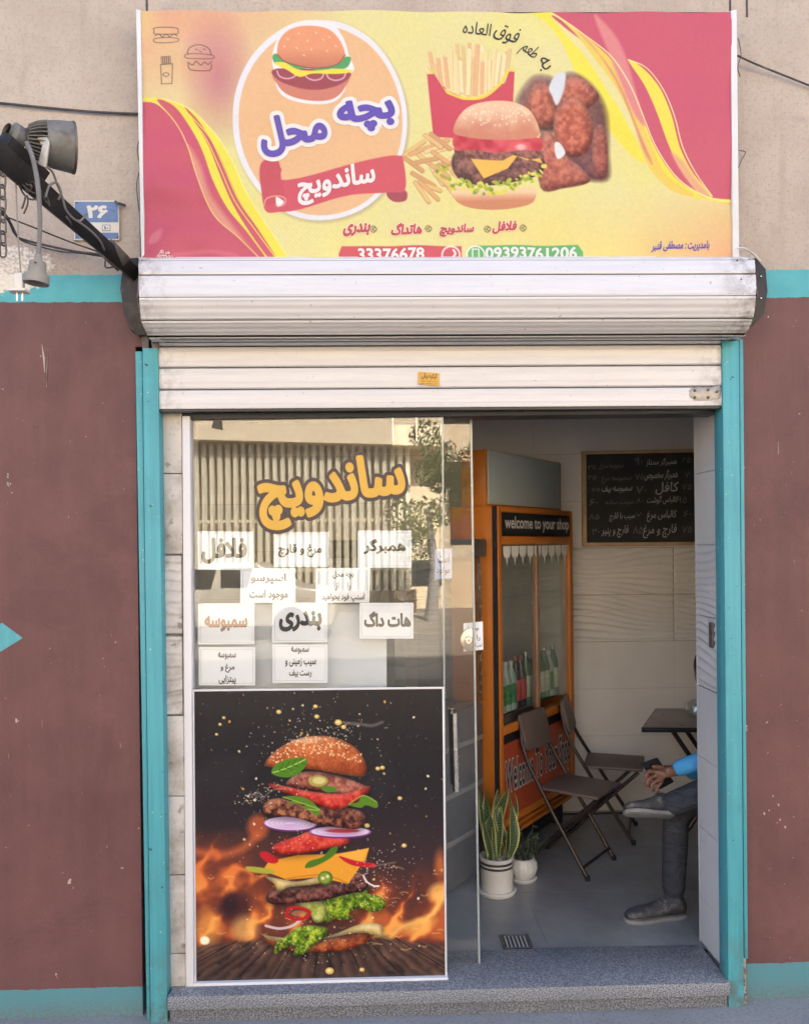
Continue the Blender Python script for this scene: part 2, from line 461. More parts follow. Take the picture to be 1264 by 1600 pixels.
M['decaledge'] = mk('dark brown vinyl edge', (.055, .035, .035), .5, 0, .1, 8, 0)
M['purple'] = mk('violet print ink', (0.085, 0.051, 0.340), .5, 0, .08, 8, 0)
M['redink'] = mk('red print ink', (0.391, 0.051, 0.068), .5, 0, .1, 8, 0)
M['chalk'] = mk('chalk', (.42, .42, .40), .9, 0, .35, 60, 0)
M['chalkdim'] = mk('faded chalk', (.16, .16, .16), .9, 0, .35, 60, 0)
M['board'] = mk('blackboard', (.028, .027, .028), .7, 0, .35, 7, .05, dirt=(.06, .058, .056), dscale=4, dlo=.5, dhi=.8)
M['wood'] = mk('pine board frame', (.50, .34, .19), .55, 0, .2, 9, .1)
M['brownpad'] = mk('brown vinyl padding', (.125, .090, .078), .5, 0, .15, 8, .2, 220)
M['chairtube'] = mk('dark bronze tube', (.05, .04, .038), .32, .5, .2, 15, .05)
M['tabletop'] = mk('brown laminate', (.24, .185, .155), .3, 0, .1, 3, 0)
M['pot'] = mk('white glazed pot', (0.595, 0.595, 0.586), .22, 0, .04, 8, .02, dirt=(.42, .38, .33), dscale=22, dlo=.60, dhi=.82)
M['soil'] = mk('pebbles and soil', (.25, .22, .20), .9, 0, .6, 70, .6, 60)
M['steel'] = mk('counter steel', (.20, .20, .21), .38, .7, .15, 6, .05)
def jeans_mat():
    g = N('dark trousers'); st = g.n('ShaderNodeMapping', {'Vector': g.tc.outputs['Object'], 'Scale': (14, 14, 34), 'Rotation': (.5, .4, 0)})
    f = g.noise(1, 4, .6, st.outputs[0], 1.2); w_ = g.noise(260, 2); c = g.mix(g.ramp(f, .3, .7), (.022, .025, .034), (.05, .055, .07))
    c = g.mix(g.math('MULTIPLY', g.ramp(g.noise(9, 5, .6), .55, .8), .5), c, (.085, .09, .10))
    return g.fin(c, .88, 0, g.bump(w_, .25, .002, g.bump(f, .8, .02)))
M['jeans'] = jeans_mat()
M['shirt'] = mk('bright blue sleeve', (.055, .30, .62), .8, 0, .1, 20, .3, 200)
M['skin'] = mk('skin', (.17, .078, .052), .5, 0, .22, 45, .15, 200)
M['hair'] = mk('black hair', (.012, .010, .010), .5, 0, .3, 60, .5, 150)
M['shoe'] = mk('worn grey shoe leather', (.055, .055, .060), .6, 0, .35, 25, .4, 120, dirt=(.20, .20, .20), dscale=35, dlo=.52, dhi=.72)
M['sole'] = mk('shoe sole', (.21, .21, .21), .7, 0, .2, 30, .1)
M['ceiling'] = mk('grey ceiling paint', (.75, .75, .75), .8, 0, .06, 3, .05)
M['greypanel'] = mk('pale grey board', (0.561, 0.586, 0.612), .5, 0, .05, 3, .05)
M['yellowtag'] = mk('yellow sticker', (0.612, 0.340, 0.043), .5, 0, .08, 20, .05)
M['blueplate'] = mk('blue enamel', (0.102, 0.170, 0.340), .3, 0, .12, 15, .05, dirt=(.18, .2, .28), dscale=30, dlo=.62, dhi=.75)
M['bone'] = mk('white enamel numeral', (0.612, 0.595, 0.527), .4, 0, .05, 10, 0)
M['greenlabel'] = mk('green bottle label', (.03, .22, .06), .5, 0, .5, 50, 0)
M['bottle'] = mk('pale milky bottle', (.40, .50, .46), .3, 0, .1, 12, 0)
M['redlabel'] = mk('dark red drink', (.22, .03, .03), .4, 0, .3, 20, 0)
M['sill_edge'] = None


def granite(name, k=1.0, scale=170):
    g = N(name); v = g.n('ShaderNodeTexVoronoi', {'Scale': scale, 'Vector': g.tc.outputs['Object']})
    n1 = g.noise(scale * .9, 2, .6); 
    c = g.mix(g.ramp(n1, .44, .58), (.115 * k, .122 * k, .14 * k), (.40 * k, .415 * k, .45 * k))
    c = g.mix(g.math('MULTIPLY', g.ramp(g.noise(5, 5), .35, .7), .35), c, (.17 * k, .18 * k, .20 * k))
    return g.fin(c, .42, 0, g.bump(n1, .08, .002))
M['granite'] = granite('speckled granite', .86, 240)
M['granite_riser'] = granite('coarse granite riser', .62, 200)


def floor_mat():
    g = N('grey cement tile'); n = g.noise(3.2, 7, .62); n2 = g.noise(26, 4)
    c = g.mix(g.ramp(n, .3, .72), (.185, .195, .20), (.36, .37, .375))
    c = g.mix(g.math('MULTIPLY', n2, .35), c, (.12, .13, .14))
    return g.fin(c, g.math('ADD', .26, g.math('MULTIPLY', n2, .06)), 0, g.bump(n2, .05, .003))
M['floor'] = floor_mat()


def tile_mat(name, c1, c2, rough=.32):
    g = N(name); n = g.noise(4, 5)
    return g.fin(g.mix(g.ramp(n, .3, .7), c1, c2), rough, 0, g.bump(g.noise(60, 3), .04, .003))
M['tile'] = tile_mat('beige glazed wall tile', (.70, .685, .67), (.78, .77, .76))
M['jambtile'] = tile_mat('grey white reveal tile', (.52, .52, .54), (.60, .60, .62), .4)
M['grout'] = mk('grout', (.40, .38, .36), .9, 0, .1, 30, .1)


def pillar_mat():
    g = N('stained cream tile'); n = g.noise(9, 7, .65); n2 = g.noise(30, 5, .6)
    c = g.mix(g.ramp(n, .45, .66), (.62, .58, .56), (.36, .32, .28))
    c = g.mix(g.ramp(n2, .60, .70), c, (.26, .22, .18))
    c = g.mix(1.0, c, (.86, .86, .86), 'MULTIPLY')
    return g.fin(c, .5, 0, g.bump(n, .15, .006))
M['pillar'] = pillar_mat()


def facade(name, z_top, z_mid, z_bot, patch=None):
    """rough plaster painted in bands: bare stone, turquoise, maroon, turquoise; ragged brush edges"""
    g = N(name); p = g.pos(); sp = g.n('ShaderNodeSeparateXYZ', {0: p}); z = sp.outputs[2]; x = sp.outputs[0]
    wob = g.math('ADD', g.math('MULTIPLY', g.math('SUBTRACT', g.noise(40, 3, .6, p), .5), .010), g.math('MULTIPLY', g.math('SUBTRACT', g.noise(5, 2, .5, p), .5), .012))
    zz = g.math('ADD', z, wob)
    big = g.noise(2.3, 7, .62, p); mid = g.noise(12, 6, .6, p); fine = g.noise(90, 5, .65, p); grit = g.noise(320, 2, .5, p)
    stone = g.mix(g.ramp(big, .34, .68), (.45, .385, .335), (.57, .50, .44))
    stone = g.mix(g.math('MULTIPLY', g.ramp(mid, .5, .75), .5), stone, (.41, .335, .28))
    stone = g.mix(g.math('MULTIPLY', g.ramp(g.noise(4.5, 7, .7, p, .8), .5, .68), .45), stone, (.36, .30, .26))
    stone = g.mix(g.math('MULTIPLY', g.ramp(grit, .5, .62), .25), stone, (.66, .58, .50))
    stone = g.mix(g.math('MULTIPLY', g.ramp(fine, .53, .64), .65), stone, (.38, .31, .26))
    # rain streaks
    st = g.n('ShaderNodeMapping', {'Vector': p, 'Scale': (9, 9, .7)}); stn = g.noise(2.2, 5, .6, st.outputs[0])
    stone = g.mix(g.math('MULTIPLY', g.ramp(stn, .56, .8), .55), stone, (.34, .28, .235))
    turq = g.mix(g.ramp(mid, .3, .72), (.065, .37, .44), (.095, .44, .50))
    turq = g.mix(g.math('MULTIPLY', g.ramp(fine, .62, .70), .6), turq, (.03, .16, .20))
    low = g.ramp(z, z_bot + .02, 0.0); 
    lowm = g.math('LESS_THAN', z, z_bot + .1); turq = g.mix(g.math('MULTIPLY', lowm, g.math('ADD', .55, g.math('MULTIPLY', mid, .5), None, True)), turq, (.095, .235, .275)); turq = g.mix(g.math('MULTIPLY', g.math('MULTIPLY', lowm, g.ramp(z, .07, -.01)), g.ramp(fine, .35, .6)), turq, (.16, .155, .14))
    maro = g.mix(g.ramp(g.math('ADD', g.math('MULTIPLY', big, .7), g.math('MULTIPLY', g.noise(6, 6, .7, p), .3)), .38, .62), (.128, .050, .052), (.212, .090, .088))
    maro = g.mix(g.math('MULTIPLY', g.ramp(mid, .55, .8), .45), maro, (.17, .075, .075))
    maro = g.mix(g.math('MULTIPLY', g.ramp(g.noise(1.1, 6, .7, p), .55, .7), .45), maro, (.27, .125, .115))
    maro = g.mix(g.math('MULTIPLY', g.ramp(g.noise(.8, 5, .6, g.n('ShaderNodeMapping', {'Vector': p, 'Scale': (3.5, 3.5, .8), 'Location': (3, 1, 2)}).outputs[0]), .5, .72), .5), maro, (.125, .052, .055))
    chips = g.ramp(g.noise(55, 2, .5, p), .735, .75)
    scr = g.n('ShaderNodeMapping', {'Vector': p, 'Scale': (26, 26, 5), 'Rotation': (0, .25, 0)})
    chips = g.math('MAXIMUM', chips, g.math('MULTIPLY', g.ramp(g.noise(4, 3, .55, scr.outputs[0]), .70, .73), .5))
    maro = g.mix(g.math('MULTIPLY', g.ramp(fine, .35, .65), .35), maro, (.155, .068, .068))
    maro = g.mix(g.math('MULTIPLY', g.ramp(grit, .5, .7), .22), maro, (.30, .16, .145))
    maro = g.mix(g.math('MULTIPLY', chips, .8), maro, (.50, .42, .37))
    maro = g.mix(g.math('MULTIPLY', g.ramp(g.noise(75, 2, .5, p), .72, .74), .7), maro, (.07, .035, .035))
    grime = g.math('MULTIPLY', g.ramp(z, z_bot + .45, z_bot), g.ramp(mid, .25, .7))
    maro = g.mix(g.math('MULTIPLY', grime, .35), maro, (.15, .075, .072))
    rol = g.n('ShaderNodeMapping', {'Vector': p, 'Scale': (14, 14, 1.6), 'Location': (5, 2, 7)})
    maro = g.mix(g.math('MULTIPLY', g.ramp(g.noise(1, 5, .6, rol.outputs[0]), .45, .72), .38), maro, (.235, .105, .10))
    maro = g.mix(g.math('MULTIPLY', g.ramp(g.noise(1.7, 7, .72, p, .6), .53, .66), .55), maro, (.105, .042, .045))
    maro = g.mix(1.0, maro, (.84, .80, .80), 'MULTIPLY')
    c = g.mix(g.math('GREATER_THAN', zz, z_bot), turq, maro)
    c = g.mix(g.math('GREATER_THAN', zz, z_mid), c, turq)
    up_ = g.math('GREATER_THAN', zz, z_top)
    c = g.mix(up_, c, stone)
    rel = g.mix(up_, g.math('ADD', g.math('MULTIPLY', mid, .5), g.math('MULTIPLY', fine, .35)), fine)
    if patch:
        dx = g.math('DIVIDE', g.math('SUBTRACT', x, patch[0]), patch[2]); dz = g.math('DIVIDE', g.math('SUBTRACT', z, patch[1]), patch[3])
        d = g.math('SQRT', g.math('ADD', g.math('MULTIPLY', dx, dx), g.math('MULTIPLY', dz, dz)))
        d = g.math('ADD', d, g.math('MULTIPLY', g.math('SUBTRACT', g.noise(22, 6, .75, p), .5), 1.5))
        pm = g.ramp(d, 1.0, .9)
        c = g.mix(pm, c, g.mix(g.ramp(fine, .4, .7), (.80, .77, .70), (.62, .58, .50)))
        gx = g.math('MULTIPLY', g.ramp(g.math('ADD', d, 0), 1.9, 1.0), g.math('MULTIPLY', g.ramp(fine, .45, .6), up_))
        c = g.mix(g.math('MULTIPLY', gx, .6), c, (.36, .24, .20))
        rel = g.mix(pm, rel, 1.0)
    c = g.mix(1.0, c, (.86, .86, .86), 'MULTIPLY')
    n1 = g.bump(rel, .35, .006); n2 = g.bump(grit, g.math('ADD', .10, g.math('MULTIPLY', up_, .35)), .003, n1)
    return g.fin(c, g.math('ADD', .62, g.math('MULTIPLY', up_, .25)), 0, n2)


def glass(name, f0=.05, tint=(.975, .985, .98)):
    g = N(name); g.t.nodes.remove(g.b)
    lw = g.n('ShaderNodeLayerWeight', {'Blend': .5}); f = g.math('POWER', lw.outputs['Facing'], 5.0)
    f = g.math('ADD', f0, g.math('MULTIPLY', f, 1 - f0))
    tr = g.n('ShaderNodeBsdfTransparent', {'Color': tint}); gl = g.n('ShaderNodeBsdfGlossy', {'Roughness': 0.0, 'Color': (1, 1, 1)})
    mx = g.n('ShaderNodeMixShader', {0: f, 1: tr.outputs[0], 2: gl.outputs[0]})
    g.t.links.new(mx.outputs[0], g.out.inputs[0]); return g.m
M['glass'] = glass('clear glass pane', .062)
M['coolerglass'] = glass('cooler door glass', .07, (.94, .96, .95))
M['glassedge'] = mk('greenish glass edge', (.34, .38, .38), .25, .2, .1, 10, 0)


def ground_mat(name, a, b, c3, s=1.0):
    g = N(name); p = g.pos(); n = g.noise(1.3 * s, 6, .65, p); f = g.noise(90 * s, 4, .6, p)
    c = g.mix(g.ramp(n, .3, .7), a, b); c = g.mix(g.math('MULTIPLY', g.ramp(f, .5, .65), .5), c, c3)
    return g.fin(c, .9, 0, g.bump(f, .4, .004))
M['pavement'] = ground_mat('dusty pavement', (.24, .235, .23), (.33, .32, .31), (.15, .15, .15))
M['road'] = ground_mat('sunbleached road', (.24, .20, .16), (.33, .28, .22), (.16, .14, .12))

# ------------------------------------------------------------------ the setting: ground and our building
mb = MB(); mb.box(-60, 60, -60, 60, -.30, -.15)
tag(mb.build('road', M['road']), kind='structure')
mb = MB(); mb.box(-30, 30, -2.6, 0.25, -.148, -.001)
tag(mb.build('pavement', M['pavement']), kind='structure')
mb = MB(); mb.box(-30, 30, -2.75, -2.602, -.148, .004)
tag(mb.build('kerb', mk('kerb stone', (.3, .29, .27), .9), bevel=.015), kind='structure')

ZS = at(700, 1547, -.06).z            # top of the sill
ZF = ZS - .006                        # shop floor
OPL, OPR = at(250, 900, 0).x, at(1130, 1100, 0).x
FL, FR = at(213, 800, 0).x, at(1163, 1100, 0).x      # outer edges of turquoise surround
YB = 1.78                             # back wall
RX0, RX1 = -1.75, 2.35                # room
CEIL = 2.72
zl = [at(100, y, 0).z for y in (429, 472, 1545)]
zr = [at(1215, y, 0).z for y in (422, 465, 1505)]
pc = at(20, 420, 0)
M['wall_left'] = facade('banded plaster with white patch', *zl, patch=(pc.x - .01, pc.z, .145, .085))
M['wall_right'] = facade('banded plaster', *zr)
M['render'] = mk('plain render', (.42, .37, .32), .9, 0, .15, 1.5, .2, 40)
bld = thing('shop_building', 'maroon and turquoise painted shop building with bare stone above and an open doorway', 'building', (0, 0, 0))
ZH = at(640, 540, 0).z   # underside of lintel
g1, g2, g3 = at(230, 8, 0).x, at(1140, 8, 0).x, 0


def wallbox(x0, x1, z0, z1, mat, name='wall', y0=0.0, y1=.2):
    m = MB(); m.box(x0, x1, y0, y1, z0, z1); return m.build(name, mat, bld)


wallbox(-14, FL + .004, -.1, 8.4, M['wall_left'])
wallbox(FR - .004, 14, -.1, 8.4, M['wall_right'])
wallbox(FL + .004, FR - .004, ZH, 8.4, M['wall_left'])
# stone joints (recessed grooves read as dark mortar lips) above the banner
for xx, zz0, zz1 in ((g1, at(230, 17, 0).z, 3.7), (g2, at(1140, 17, 0).z, 3.7), (at(219, 200, 0).x, at(219, 402, 0).z, at(219, 178, 0).z), (at(1166, 0, 0).x, 3.38, 3.7)):
    m = MB(); m.box(xx - .0035, xx + .0035, -.0015, .01, zz0, zz1); m.build('joint', M['cable'], bld)
for xa, xb, yy in ((190, 219, 178),):
    m = MB(); m.box(at(xa, yy, 0).x, at(xb, yy, 0).x, -.0015, .01, at(xb, yy, 0).z - .003, at(xb, yy, 0).z + .003); m.build('joint', M['cable'], bld)
wallbox(-14, 14, 8.4, 8.6, M['render'], 'shadow_roof', 0, 7)  # unseen top, added so the building casts its shadow on the street
wallbox(-14, 14, -.1, 8.4, M['render'], 'rear_wall', 6.8, 7)
for xx in (-14, 13.8):
    m = MB(); m.box(xx, xx + .2, .2, 6.8, -.1, 8.4); m.build('side_wall', M['render'], bld)
# room shell
m = MB(); m.box(RX0, RX1, .2, YB + .02, -.05, ZF - .012); m.build('floor_slab', M['dark'], bld)
m = MB(); m.box(RX0, RX1, .2, YB + .1, CEIL, CEIL + .1); m.build('ceiling', M['ceiling'], bld)
m = MB(); m.box(RX0, RX1, YB + .0035, YB + .1, ZF - .1, CEIL); back = m.build('back_wall', M['grout'], bld)
m = MB(); m.box(RX0 - .1, RX0, .2, YB + .1, -.1, CEIL + .1); m.build('inner_wall', M['ceiling'], bld)
m = MB(); m.box(RX1, RX1 + .1, .2, YB + .1, -.1, CEIL + .1); m.build('inner_wall', M['tile'], bld)
# floor tiles
fl = None; ti = 0
import itertools
for i, j in itertools.product(range(7), range(3)):
    x0 = -1.74 + i * .585; y0 = .212 + j * .5
    m = MB(); m.box(x0, x0 + .5842, y0, min(y0 + .4975, YB), ZF - .014, ZF + rnd.uniform(-.0004, .0004)); m.build('floor_tile', M['floor'], bld)
# back wall tiles; rows with a carved wave relief
TH = .262; TW = .78; Z0 = 1.548


def wave_h(x, z):
    v = 0
    for k in range(-2, 20):
        zc = k * .034 + .034 * math.sin(x * 4.1 + k * .22) + .016 * math.sin(x * 8.3 - k * .33 + 1)
        d = z - zc
        if abs(d) < .04: v = max(v, math.exp(-(d / .0040) ** 2) if d < 0 else math.exp(-(d / .013) ** 2))
    for k in range(2):
        d = z - (.12 + .25 * k + .07 * math.sin(x * 3.2 + 1.2 + k))
        if abs(d) < .03: v = max(v, .9 * math.exp(-(d / .0045) ** 2))
    return v * .0095


def wave_sheet(P, du, dv, nrm, nx, nz, u0_, z0_):
    m = MB(); vs = []
    for j in range(nz + 1):
        for i in range(nx + 1):
            a, b = i / nx, j / nz
            h = wave_h(u0_ + a * du.length, z0_ + b * dv.length)
            if i in (0, nx) or j in (0, nz): h = -.006
            vs.append(P + du * a + dv * b + nrm * h)
    m.add(vs, [(j * (nx + 1) + i, j * (nx + 1) + i + 1, (j + 1) * (nx + 1) + i + 1, (j + 1) * (nx + 1) + i) for j in range(nz) for i in range(nx)])
    return m


xs0 = at(1053, 1000, YB).x - 4 * TW
for i in range(7):
    for k in range(-5, 6):
        z1 = Z0 - k * TH; z0 = z1 - TH
        if z1 < ZF or z0 > CEIL: continue
        z1 = min(z1, CEIL); x0 = xs0 + i * TW + .0012; x1 = x0 + TW - .0014
        if x1 < RX0 or x0 > RX1: continue
        x0 = max(x0, RX0); x1 = min(x1, RX1); zb = max(z0 + .0007, ZF)
        if k in (0, 1) and x1 > .8:
            o = wave_sheet(Vector((x0, YB, zb)), Vector((x1 - x0, 0, 0)), Vector((0, 0, z1 - .0012 - zb)), Vector((0, -1, 0)), 96, 84, i * .5, (1 - k) * TH).build('wall_tile', M['tile'], back, smooth=True)
        else:
            mm = MB(); mm.box(x0, x1, YB - rnd.uniform(0, .0006), YB + .003, zb, z1 - .0012); mm.build('wall_tile', M['tile'], back)
# right reveal (jamb) tiles, facing left
JX = at(1128, 1100, 0).x + .008
m = MB(); m.box(JX + .008, FR - .002, .002, .25, -.05, CEIL); jamb = m.build('reveal', M['grout'], bld)
for k in range(-5, 6):
    z1 = Z0 + .018 - k * TH; z0 = z1 - TH
    if z1 < ZF or z0 > CEIL: continue
    zb = max(z0 + .001, ZS)
    if k in (0, 1):
        wave_sheet(Vector((JX, .245, zb)), Vector((0, -.245, 0)), Vector((0, 0, z1 - .001 - zb)), Vector((-.5, 0, 0)), 36, 80, .25, (1 - k) * TH).build('reveal_tile', M['jambtile'], jamb, smooth=True)
    else:
        mm = MB(); mm.box(JX - rnd.uniform(0, .0006), JX + .01, 0.0, .245, zb, z1 - .001); mm.build('reveal_tile', M['jambtile'], jamb)
mm = MB(); mm.box(JX - .001, FR - .01, .246, .252, ZF, CEIL); mm.build('reveal_back', M['jambtile'], jamb)
mm = MB(); mm.box(JX - .002, JX + .006, -.006, -.001, ZS, ZH); mm.build('reveal_trim', M['white_alu'], jamb)
# left reveal with its narrow stained tile column
LX0, LX1 = at(250, 900, .01).x, at(287, 900, .01).x
q = [(248, 636), (284, 636), (293, 1548), (266, 1552)]
lre = MB().pslab([(246, 630), (288, 630), (295, 1550), (262, 1555)], .032, .25).build('reveal', M['grout'], bld)
lz = [642, 740, 866, 992, 1118, 1244, 1367, 1490, 1549]
for k in range(8):
    def ex(y): t = (y - 640) / 910; return 251 + 15 * t, 284 + 6.5 * t
    ya, yb = lz[k] + .8, lz[k + 1] - .8; (a, b), (c, d) = ex(ya), ex(yb)
    if k in (2, 3):
        P = at(a, yb, .012); W = at(b, yb, .012) - P; H = at(a, ya, .012) - P
        P2 = at(c, yb, .012); W = at(d, yb, .012) - P2
        ms = MB(); vs = []; nx, nz = 14, 70
        for j in range(nz + 1):
            for i in range(nx + 1):
                u, v = i / nx, j / nz; py = yb + (ya - yb) * v; l, r_ = ex(py)
                p = at(l + (r_ - l) * u, py, .010); h = wave_h(1.3 + u * .08, (1 if k == 2 else 0) * .27 + v * .27)
                vs.append((p.x, p.y - h * .45 + (.02 if (i in (0, nx) or j in (0, nz)) else 0), p.z))
        ms.add(vs, [(j * (nx + 1) + i, j * (nx + 1) + i + 1, (j + 1) * (nx + 1) + i + 1, (j + 1) * (nx + 1) + i) for j in range(nz) for i in range(nx)])
        ms.build('reveal_tile', M['pillar'], lre, smooth=True)
    else:
        MB().pslab([(a, ya), (b, ya), (d, yb), (c, yb)], .010 + rnd.uniform(0, .001), .033).build('reveal_tile', M['pillar'], lre, bevel=.0012)
# sill: granite slab and riser
m = MB(); a, b = at(262, 1555, -.06), at(1141, 1537, -.06)
m.box(a.x, b.x, -.06, .21, ZS - .044, ZS); m.build('sill', M['granite'], bld, bevel=.002)
m = MB(); m.box(a.x + .004, b.x - .006, -.045, .2, -.01, ZS - .045); m.build('sill_riser', M['granite_riser'], bld)
# turquoise channel surround
for quad, Y0 in (([(223, 544), (247, 544), (262, 1602), (236, 1602)], -.045), ([(1128, 532), (1154, 532), (1162, 1576), (1138, 1576)], -.045)):
    MB().pslab(quad, Y0, .03).build('surround_post', M['teal'], bld, bevel=.0015)
for quad, Y0 in (([(212, 549), (222.4, 549), (235.4, 1602), (230, 1602)], -.030), ([(1154.6, 530), (1160.5, 530), (1168, 1498), (1162.6, 1498)], -.030)):
    MB().pslab(quad, Y0, .02).build('surround_flange', M['teal'], bld, bevel=.001)
# broken lump of plaster at the foot of the right post
m = MB()
for k in range(60):
    t = rnd.random(); c = at(1159 + rnd.gauss(0, 3.2), 1502 + t * 74, -.028); r = rnd.uniform(.003, .010)
    vs = [c + Vector((rnd.uniform(-1, 1), rnd.uniform(-1, 1) * .8, rnd.uniform(-1.3, 1.3))) * r for _ in range(6)]
    m.add(vs, [(0, 1, 2), (0, 2, 3), (0, 3, 4), (0, 4, 1), (5, 2, 1), (5, 3, 2), (5, 4, 3), (5, 1, 4)])
m.build('broken_plaster', mk('broken plaster and rust', (.15, .095, .07), .9, 0, .5, 30, .5, 60, dirt=(.30, .24, .20), dscale=18, dlo=.45, dhi=.6), bld)
MB().pslab([(1142, 1576), (1164, 1576), (1165, 1592), (1143, 1592)], -.035, .02).build('post_foot', M['rust'], bld, bevel=.002)
# painted turquoise lozenge at the left edge of the photo
dm = MB(); pts = [at(36, 997, 0), at(4, 973, 0), at(-30, 997, 0), at(2, 1018, 0)]
dm.prism([(p.x, -.0008, p.z) for p in pts], (0, .002, 0)); dm.build('painted_lozenge', M['teal'], bld)
# scraps of white paint on the maroon
m = MB()
for cx, cy, n_, sp in ((15, 758, 9, 9), (26, 1130, 4, 8), (112, 1384, 6, 8), (1166, 1138, 5, 4), (1190, 470, 3, 20), (88, 1530, 3, 5), (1210, 1300, 5, 30), (246, 1545, 6, 7)):
    for k in range(n_):
        c = at(cx + rnd.gauss(0, sp * .35), cy + rnd.gauss(0, sp), 0); r = rnd.uniform(.0012, .0042)
        ang = [rnd.uniform(.5, 1) * r for _ in range(7)]
        m.prism([(c.x + ang[i] * math.cos(i * .9), -.0012, c.z + ang[i] * 1.5 * math.sin(i * .9)) for i in range(7)], (0, .0015, 0))
for cx, cy, L_ in ((66, 560, 22), (76, 575, 30), (1215, 700, 10)):
    p0 = at(cx, cy - L_, 0); p1 = at(cx + rnd.uniform(-3, 5), cy + L_, 0); wv = rnd.uniform(.0006, .0011)
    m.prism([(p0.x - wv * .3, -.0010, p0.z), (p0.x + wv * .3, -.0010, p0.z), (p1.x + wv, -.0010, (p0.z + p1.z) / 2), (p1.x + wv * .5, -.0010, p1.z), (p1.x - wv, -.0010, p1.z)], (0, .0013, 0))
m.build('paint_spatter', mk('old white paint', (.42, .36, .33), .8), bld)
m = MB()
for k in range(150):
    c = Vector((rnd.uniform(-2.0, 1.8), rnd.uniform(-.30, -.065), .0)); r = rnd.uniform(.0015, .006) * (1 if rnd.random() < .9 else 1.8)
    vs = [c + Vector((rnd.uniform(-1, 1) * r, rnd.uniform(-1, 1) * r, rnd.uniform(0, 1.2) * r)) for _ in range(5)]
    m.add(vs, [(0, 1, 2), (0, 2, 3), (0, 3, 1), (4, 2, 1), (4, 3, 2), (4, 1, 3)])
tag(m.build('grit', mk('grit and crumbs of plaster', (.30, .27, .24), .9, 0, .5, 60)), kind='stuff')
# header above the glass
MB().pslab([(284, 636), (1128, 628), (1128, 645), (284, 656)], .02, .12).build('header_rail', M['dark'], bld, bevel=.002)
# lock keep in the reveal
m = MB(); a = at(1106, 973, .1); 
m.box(JX - .0115, JX, .075, .105, at(1108, 1012, .09).z, at(1108, 973, .09).z); m.build('lock_keep', M['rust'], bld, bevel=.001)
# floor drain
c = at(810, 1490, .2)
def fz(px, py):   # point on the shop floor under a pixel
    d = rt * ((px - PX) / F) + up * (-(py - HOR) / F) + fw
    return EYE + d * ((ZF - EYE.z) / d.z)
c = fz(812, 1490)
dr = thing('floor_drain', 'small square steel drain grating set in the grey floor just inside the sill', 'drain', (c.x, .262, ZF))
m = MB(); cx, cy = c.x, .272
for a_ in (-.055, .045): m.box(cx + a_, cx + a_ + .01, cy - .055, cy + .055, ZF, ZF + .004)
for a_ in (-.055, .045): m.box(cx - .045, cx + .045, cy + a_, cy + a_ + .01, ZF, ZF + .004)
m.build('frame', M['steel'], dr)
m = MB(); m.box(cx - .045, cx + .045, cy - .045, cy + .045, ZF, ZF + .001); m.build('pan', M['black'], dr)
for k in range(6): 
    m = MB(); m.box(cx - .04 + k * .0145, cx - .032 + k * .0145, cy - .045, cy + .045, ZF + .0012, ZF + .0035); m.build('bar', mk('dull drain metal', (.33, .33, .33), .5), dr)

# ------------------------------------------------------------------ across the street (seen in the glass)
def rf(px, py, Yw, YG=.035):    # world point at depth Yw whose mirror image in the pane appears under the pixel
    p = at(px, py, 2 * YG - Yw); return Vector((p.x, Yw, p.z))
OY = -19.0
ob = thing('opposite_building', 'sunlit cream building across the street with upright slatted screen', 'building', (0, OY, 0))
a, b = rf(-900, 640, OY), rf(2300, 900, OY)
MB().box(a.x, b.x, OY - 6, OY - .6, -.15, 9).build('wall', mk('cream render', (.66, .54, .37), .9), ob)
a, b = rf(60, 684, OY), rf(700, 655, OY)
m = MB(); zt = a.z
m.hexa([(a.x, OY - .6, zt), (b.x, OY - .6, zt - .35), (b.x, OY + .5, zt - .35), (a.x, OY + .5, zt), (a.x, OY - .6, zt + 1.6), (b.x, OY - .6, zt + 1.3), (b.x, OY + .5, zt + 1.3), (a.x, OY + .5, zt + 1.6)])
m.build('canopy', mk('cream canopy', (.78, .64, .45), .9), ob)
x = rf(300, 700, OY).x - .3; MB().box(rf(-40, 700, OY).x, rf(640, 700, OY).x, OY - .45, OY - .40, -.15, zt - .1).build('slat_shade_panel', mk('painted slat gap shade', (.38, .33, .24), .9), ob); slm = mk('weathered slat', (.74, .68, .52), .7, 0, .2, 3)  # added darker panel stands in for the shade between the slats
zb = rf(400, 925, OY).z; k = 0; proto = None
while x < rf(640, 700, OY).x:
    if proto is None:
        proto = MB().box(-.045, .045, -.05, .05, zb, zt - .2).build('slat', slm, None); proto.parent = ob; proto.location = (x, 0, 0); 
    else:
        o = proto.copy(); COL.objects.link(o); o.parent = ob; o.location = (x, 0, 0)
    o = proto if k == 0 else o; o.rotation_euler.z = R(20 + rnd.uniform(-9, 9)); x += .205; k += 1
for yy in (672 + 40, 815, 893):
    p = rf(300, yy, OY); MB().box(p.x - .5, rf(640, 700, OY).x, OY - .13, OY - .09, p.z - .04, p.z + .04).build('rail', slm, ob)
MB().box(rf(290, 900, OY).x - 3, rf(650, 900, OY).x, OY - .3, OY + .25, -.15, zb).build('plinth', mk('dark plinth', (.22, .17, .12), .9), ob)
for (x0, x1, y0, y1) in ((640, 690, 875, 915), (705, 745, 720, 850)):
    a, b = rf(x0, y1, OY - .58), rf(x1, y0, OY - .58)
    m = MB(); m.box(a.x, b.x, OY - .62, OY - .56, a.z, b.z); m.build('window', M['dark'], ob)
